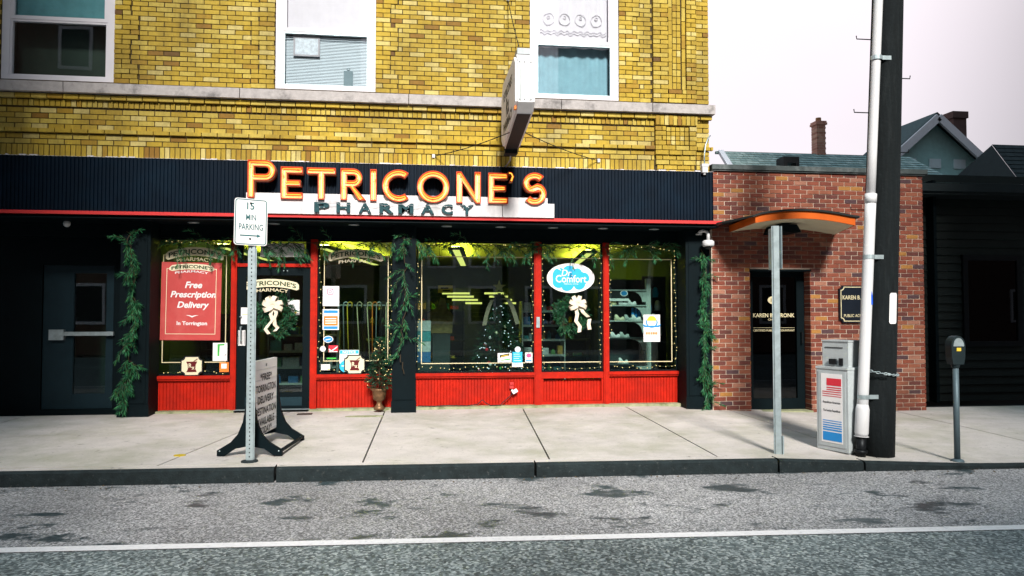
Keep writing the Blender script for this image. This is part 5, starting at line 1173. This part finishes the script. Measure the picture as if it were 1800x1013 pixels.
shelf_unit(-2.60,-1.45,2.6,3.0,[.20,.48,.76,1.04],1.25, 'low shelf unit seen through the shop door', 'boxed goods on the shelves behind the shop door', dens=.26, hs=(.10,.2), pal=GOODS[:4])
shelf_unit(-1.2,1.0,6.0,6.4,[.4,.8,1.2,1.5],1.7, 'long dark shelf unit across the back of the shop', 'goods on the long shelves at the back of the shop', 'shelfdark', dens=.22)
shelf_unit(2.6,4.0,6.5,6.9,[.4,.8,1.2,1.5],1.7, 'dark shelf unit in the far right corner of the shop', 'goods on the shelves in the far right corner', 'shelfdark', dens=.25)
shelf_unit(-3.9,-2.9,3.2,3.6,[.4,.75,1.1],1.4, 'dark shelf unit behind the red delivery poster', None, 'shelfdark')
# shoe display
SR = thing('shoe_rack', 'tall shoe rack with arched shelf brackets in the right hand window', 'shoe rack', (3.35,1.1,.01))
m = MB(); m.box(3.66,3.74,1.0,1.06,.01,1.98); m.build('upright', M['shelf'], SR)
m = MB(); m.box(2.86,2.89,1.0,1.3,.01,1.98); m.build('upright', M['shelfdark'], SR)
for z in (.60,1.02,1.30,1.55,1.80):
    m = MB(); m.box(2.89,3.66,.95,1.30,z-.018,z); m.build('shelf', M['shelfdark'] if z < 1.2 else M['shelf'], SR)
    m = MB(); m.prism([(3.66,z-.02),(3.30,z-.02)]+arc(3.42,z-.20,.17,95,0,8)[::1]+[(3.66,z-.20)], .98, 1.0); m.build('bracket', M['shelf'], SR)
m = MB(); m.box(2.86,3.76,1.32,1.34,.01,1.98); m.build('back_panel', M['shelfdark'], SR)
def shoe(x, y, z, ln, mt, label, s=1):
    m = MB(); L0 = ln; n = 10; vs = []
    for i in range(n+1):
        t = i/n; w = .035*(.75+.5*math.sin(math.pi*(t*.8+.15)))*s; h = (.085-.05*t+.02*math.sin(t*9)) if t < .95 else .02
        vs += [(x-L0/2+L0*t,y-w,z),(x-L0/2+L0*t,y+w,z),(x-L0/2+L0*t,y+w*.6,z+h*s),(x-L0/2+L0*t,y-w*.6,z+h*s)]
    m.add(vs, [(i*4+j,i*4+4+j,i*4+4+(j+1)%4,i*4+(j+1)%4) for i in range(n) for j in range(4)]+[(3,2,1,0),(n*4,n*4+1,n*4+2,n*4+3)])
    tag(m.build('shoe', mt, None, smooth=True), label, 'shoe', 'shoes on the rack')
for x, z, mt, lb in ((3.28,1.551,'paper','white trainer on the upper shelf of the shoe rack, left one'),(3.42,1.551,'paper','white trainer on the upper shelf of the shoe rack, right one'),(3.22,1.301,'cream','tan shoe in the middle of the shoe rack'),(3.38,1.301,'shelf','grey trainer right of the tan shoe'),(3.50,1.301,'paper','white shoe beside the blue slippers'),(3.28,.601,'paper','white slip-on shoe on the lowest shelf of the rack'),(3.15,1.021,'paper','white and navy shoe on the shelf left of the event poster'),(3.30,1.021,'shelf','grey shoe on the shelf behind the event poster')):
    shoe(x, 1.02, z, .16, M[mt], lb)
for x, mt, lb in ((2.98,'pink','pink cap on the upper shelf of the shoe rack'),(3.12,'goldline','tan cap on the upper shelf of the shoe rack')):
    m = MB(); m.lathe([(.06,0),(.062,.03),(.05,.065),(.02,.085),(.001,.088)], (x,1.05,1.551), 14); m.prism([(x-.07,1.551),(x+.02,1.551),(x+.01,1.565),(x-.06,1.56)], .96, 1.04)
    tag(m.build('cap', M[mt], None, smooth=True), lb, 'cap')
for i in range(3): m = MB(); m.lathe([(.022,0),(.026,.10),(.02,.20),(.004,.21)], (3.47+i*.055,1.12,1.301), 10); tag(m.build('slipper', M['blue'], None, smooth=True), 'blue slipper standing on end on the shoe rack', 'slipper', 'blue slippers on the shoe rack')
SB = thing('shelf_banner', 'black banner box with a small blue oval above the shoe rack caps', 'banner', (3.15,.98,1.63))
m = MB(); m.box(2.95,3.36,.96,1.02,1.66,1.80); m.build('banner_box', M['ink'], SB)
m = MB(); m.box(2.97,3.36,.95,1.02,1.615,1.655); m.build('banner_rail', M['paper'], SB)
m = MB(); m.prism(ellipse(3.28,1.74,.065,.05,20), .954, .958); m.build('oval_badge', M['paper'], SB); m = MB(); m.prism(ellipse(3.28,1.74,.05,.036,20), .950, .953); m.build('oval_fill', M['blue'], SB)
m = MB()
for i, (x, z, c) in enumerate(((3.85,1.75,'grey'),(3.98,1.70,'sky'),(3.86,1.45,'blue'),(4.02,1.48,'paper'),(3.94,1.25,'paper'),(3.84,1.05,'grey'),(4.04,1.05,'shelf'))):
    m = MB(); m.lathe([(.05,0),(.058,.05),(.045,.13),(.02,.16)], (x,1.5,z), 10); m.box(x-.03,x+.03,1.45,1.6,z-.012,z-.001); tag(m.build('hanging_good', M[c], None, smooth=True), 'packaged good hanging on the dark wall right of the shoe rack', 'shop goods', 'goods on the dark wall right of the shoe rack')
m = MB(); m.box(3.78,4.2,1.61,1.66,.01,2.05); tag(m.build('pegboard', M['shelfdark'], None), 'dark pegboard panel at the right end of the shop', 'panel')
# cane rack
CR = thing('cane_rack', 'chrome rail rack in the window behind the white sheets', 'rack', (-.85,1.2,.01))
zr = W(640,537,1.2)[1]; x0, x1 = W(595,537,1.2)[0], W(690,537,1.2)[0]
m = MB(); m.tube([(x0,1.2,zr),(x1,1.2,zr)], .012, 8)
for x in (x0, x1): m.tube([(x,1.2,.01),(x,1.2,zr)], .012, 8)
m.build('rail', M['steel'], CR)
for i in range(13):
    x = x0+.08+i*.072+R.uniform(-.015,.015); c = ('steel','yprint','ink','goldline','darkmetal','goldline','oprint','steel','ink','goldline','darkmetal','grey','goldline')[i]; ln = R.uniform(.72,.92); lean = R.uniform(-.03,.05)
    m = MB(); m.tube([(x+.07,1.17,zr-.03),(x+.075,1.17,zr+.03),(x+.045,1.17,zr+.055),(x+.01,1.17,zr+.04),(x,1.17,zr-.03),(x+lean,1.17,zr-ln)], .009, 7)
    cl_n = {'steel':'grey metal','yprint':'bright yellow','ink':'black','goldline':'tan wooden','darkmetal':'dark metal','oprint':'orange','grey':'pale grey'}[c]
    tag(m.build('walking_cane', M[c], None, smooth=True), cl_n+' walking cane hooked on the chrome rail', 'cane', 'walking canes on the chrome rail' if c in ('steel','ink','goldline','darkmetal') else None)
# Christmas tree with star, ribbon and lights
tx, ty = 1.30, 1.45
CT = thing('christmas_tree', 'dark decorated christmas tree with star and white lights inside the large window', 'christmas tree', (tx,ty,.01))
a = MB(); tw = MB(); tw.tube([(tx,ty,.01),(tx,ty,1.75)], .03, 8)
for i in range(430):
    t = R.random()**1.1; z = .35+t*1.38; rr = .52*(1-t)**.85+.03; an = R.random()*6.283; d = Vector((math.cos(an), math.sin(an), R.uniform(-.35,.15)))
    sprig(a, tw, Vector((tx,ty,z))+d*rr*.3, d, rr*R.uniform(.45,.75), .075, 18, .15, .011, 1)
a.build('foliage', M['needledark'], CT); tw.build('trunk', M['twig'], CT)
m = MB(); st_ = [((.115 if k % 2 == 0 else .045)*math.cos(rad(90+k*36)), (.115 if k % 2 == 0 else .045)*math.sin(rad(90+k*36))) for k in range(10)]
m.prism([(tx+u, 1.85+v) for u, v in st_], ty-.02, ty+.02); m.build('star', mat('gold star', (.62,.52,.22), .4, .3), CT)
m = MB()
for s_, o in ((-1,.0),(1,.02)): ribbon_strip(m, [(tx+s_*.03,ty-.1,1.66),(tx+s_*.13,ty-.16,1.66-.02),(tx+s_*.19,ty-.22,1.52),(tx+s_*.21+.03*s_,ty-.26,1.36),(tx+s_*.27,ty-.28,1.22+o)], .07, (1,0,.2))
m.build('ribbon', mat('taupe ribbon', (.26,.19,.14), .7), CT)
for i in range(9): 
    t = R.uniform(.05,.8); an = R.uniform(3.5,5.9); rr = .42*(1-t)**.85; m = MB(); m.ball((tx+rr*math.cos(an), ty+rr*math.sin(an), .40+t*1.2), .028, 10, 7); m.build('bauble', R.choice([M['cream'],M['redprint'],M['gprint'],M['paper']]), CT, smooth=True)
pts = []
for i in range(88):
    t = R.random()**1.2; an = R.uniform(3.3,6.1); rr = .46*(1-t)**.85+.03; pts.append((tx+rr*math.cos(an), ty+rr*math.sin(an), .35+t*1.3))
bulbs(CT, pts, 'bulbw', .008)
# hanging yellow sign, lit fixtures, other displays
YS = thing('hanging_sign', 'yellow hanging sign inside the shop left of the christmas tree', 'sign', (.35,2.6,1.7))
q0, q1 = W(770,502,2.6), W(796,515,2.6)
m = MB(); m.box(q0[0],q1[0],2.59,2.61,q1[1],q0[1]); m.build('sign_panel', M['yprint'], YS); m = MB(); m.prism(rect(q0[0]+.05,q1[0]-.08,q0[1]-.06,q0[1]-.035),2.585,2.589); m.prism(rect(q0[0]+.08,q1[0]-.05,q0[1]-.10,q0[1]-.08),2.585,2.589); m.build('print_line', M['ink'], YS)
m = MB(); 
for x in (q0[0]+.02, q1[0]-.02): m.tube([(x,2.6,q0[1]),(x,2.6,2.74)], .004, 4)
m.build('hanging_wire', M['darkmetal'], YS)
def fixture(x0, y0, x1, y1, z, label, seg=7, w=.16):
    t = thing('ceiling_light', label, 'ceiling light', ((x0+x1)/2,(y0+y1)/2,z), 'fluorescent lights hung in the shop')
    a, b = Vector((x0,y0,z)), Vector((x1,y1,z)); m = MB(); m.bar(a, b, w*1.8, .05); m.build('housing', M['shelfdark'], t)
    m = MB(); m.bar(a+Vector((0,0,.034)), b+Vector((0,0,.034)), w, .01); m.build('ceiling_fill', M['ceiling_fill'], t)  # hidden glowing strip added to light the ceiling
    for i in range(seg):
        m = MB(); m.bar(a.lerp(b,(i+.08)/seg)-Vector((0,0,.030)), a.lerp(b,(i+.92)/seg)-Vector((0,0,.030)), w*.8, .008); m.build('tube', M['tube_light'], t)
    m = MB()
    for p in (a, b): m.tube([p+Vector((0,0,.02)), Vector((p.x,p.y,2.742))], .006, 5)
    m.build('hanging_rod', M['darkmetal'], t)
fixture(.62,2.2,1.0,6.5,2.55,'long fluorescent light hung in line with the christmas tree',9,.15)
fixture(-1.65,2.2,-1.0,6.5,2.55,'long fluorescent light hung above the walking canes',9,.15)
fixture(-3.3,2.2,-3.1,6.0,2.55,'long fluorescent light hung above the red poster',8,.15)
fixture(3.1,2.6,3.6,6.5,2.55,'long fluorescent light hung above the shoe rack',8,.15)
for (px0, px1, lb) in ((800,840,'lit yellow shelf canopy at the back, left of the christmas tree'),(874,900,'lit yellow shelf canopy at the back, right of the christmas tree')):
    q0, q1 = W(px0,513,7.2), W(px1,536,7.2); t = thing('canopy_unit', lb, 'shelf light', ((q0[0]+q1[0])/2,7.2,q1[1]))
    m = MB(); m.box(q0[0]-.05,q1[0]+.05,7.25,7.35,.01,q0[1]+.1); m.build('back_panel', M['shelfdark'], t)
    for k in range(4): z = q1[1]+(q0[1]-q1[1])*(k+.5)/4; m = MB(); m.box(q0[0]-.12*k+.05,q1[0]-.10*k+.1,7.2,7.249,z-.022,z+.022); m.build('tube', M['tube_light'], t)
m = MB()
q0 = W(742,575,1.5)
for k in range(4): m = MB(); m.box(q0[0]-.10,q0[0]+.14,1.45,1.62,.62+k*.17,.785+k*.17); tag(m.build('carton', GOODS[(1,0,2,0)[k]], None), ('blue carton at the bottom of the stack in the large window','white carton second from the bottom of the stack in the large window','teal carton third from the bottom of the stack in the large window','white carton on top of the stack in the large window')[k], 'carton')
m = MB(); m.box(q0[0]-.14,q0[0]+.18,1.42,1.66,.01,.619); tag(m.build('display_plinth', M['shelfdark'], None), 'dark display plinth under the carton stack in the large window', 'plinth')
DC = thing('display_figure', 'golden cardboard angel cutout standing left of the christmas tree', 'display', (.36,2.0,.01))
q = W(776,560,2.0); m = MB(); m.prism([(q[0]-.20,q[1]-.25),(q[0]+.18,q[1]-.25),(q[0]+.2,q[1]+.05),(q[0]+.10,q[1]+.18),(q[0]+.06,q[1]+.34),(q[0]-.02,q[1]+.36),(q[0]-.07,q[1]+.20),(q[0]-.24,q[1]+.08)], 1.99, 2.01); m.build('cutout', mat('gold card', (.30,.21,.07), .6, var=.6, scale=14), DC)
m = MB(); m.box(q[0]-.15,q[0]+.15,2.011,2.2,.01,q[1]-.1); m.build('stand', M['shelfdark'], DC)
m = MB(); m.box(-2.55,-1.5,1.35,1.8,.01,.02); tag(m.build('door_mat', M['ink'], None), 'dark mat on the floor behind the shop door', 'mat')
# ------------------------------------------------------------------ across the street (house seen in the glass; unseen blocks added to shade the sides)
def block(x0, x1, y0, y1, h, mt, label, rows, cols, gable=0, wmt='paper', sx=1.0):
    t = thing('house' if gable else 'shade_block', label, 'building', ((x0+x1)/2, y0, -.1))
    m = MB(); m.box(x0,x1,y1,y0,-.1,h); 
    if gable: m.add([(x0,y0,h),(x1,y0,h),((x0+x1)/2,y0,h+gable),(x0,y1,h),(x1,y1,h),((x0+x1)/2,y1,h+gable)], [(0,1,2),(5,4,3)])
    k = .0
    while gable and k < h: m.box(x0,x1,y0+.001,y0+.02,k,k+.02); k += .16
    m.build('wall', mt, t)
    m = MB()
    if gable:
        c = ((x0+x1)/2, h+gable)
        for xe in (x0-.4, x1+.4): m.add([(xe,y0+.4,h-.25),(c[0],y0+.4,c[1]+.02),(c[0],y1-.4,c[1]+.02),(xe,y1-.4,h-.25),(xe,y0+.4,h-.1),(c[0],y0+.4,c[1]+.17),(c[0],y1-.4,c[1]+.17),(xe,y1-.4,h-.1)], [(0,1,2,3),(7,6,5,4),(0,4,5,1)])
    else: m.box(x0-.15,x1+.15,y1-.15,y0+.15,h,h+.35)
    m.build('roof', M['darkmetal'] if gable else M['stone'], t)
    for r in range(rows):
        for c in range(cols):
            x = x0+(x1-x0)*(c+.5)/cols; z = 1.0+r*(h-.6)/rows; f = MB(); f.shape([rect(x-.55*sx,x+.55*sx,z,z+1.5), rect(x-.45*sx,x+.45*sx,z+.1,z+1.4)], 0, .06)
            f.v = [(a, y0+.03+.03-b, c_) for a,b,c_ in f.v]; w = f.build('window', M['white'], t); MB().box(x-.46*sx,x+.46*sx,y0+.01,y0+.02,z+.09,z+1.41).build('pane', M['ink'], w)
    return t
g = MB(); g.box(-80,80,-40,-16.5,-.4,-.06); tag(g.build('far_pavement', M['concrete']), kind='structure')
block(-1.6,3.3,-18,-27,7.2,mat('grey clapboard', (.34,.36,.33), .7),'grey clapboard gabled house across the street facing the pharmacy',3,3,1.5)
block(-3.4,-1.8,-17.5,-28,9.6,mat('tan brick block', (.20,.14,.09), .8),'narrow tan brick block added across the street to shade the road',3,1)  # this and the blocks below are put in for their shade
block(3.5,8.3,-17.5,-28,9.2,mat('grey brick block', (.14,.13,.12), .8),'narrow grey brick block added across the street to shade the road',3,2)
block(-40,-3.6,-16.2,-34,36,mat('brown brick block', (.12,.07,.05), .8),'tall brown brick block added across the street to shade the left side',8,11)
block(8.5,46,-16.2,-34,36,mat('dark brick block', (.10,.06,.05), .8),'dark brick block added across the street to shade the right side',8,11)

# grit, twigs and leaves lying in the gutter
m = MB()
for i in range(260):
    x = R.uniform(-4,7); y = kerb_y(x)-abs(R.gauss(0,.12))-.01; a = R.random()*6.28; s_ = R.uniform(.004,.018)
    m.add([(x+s_*math.cos(a+k*1.57)*(1 if k % 2 else .6), y+s_*math.sin(a+k*1.57), -.199+(.010 if k == 1 else .002)) for k in range(4)], [(0,1,2,3)])
tag(m.build('gutter_litter', mat('litter', (0,0,0), .8, ramp=[((.30,.28,.25),3),((.12,.08,.04),3),((.05,.05,.05),2),((.5,.48,.45),1)])), 'small grit and leaf scraps lying in the gutter', 'litter', None, 'stuff')
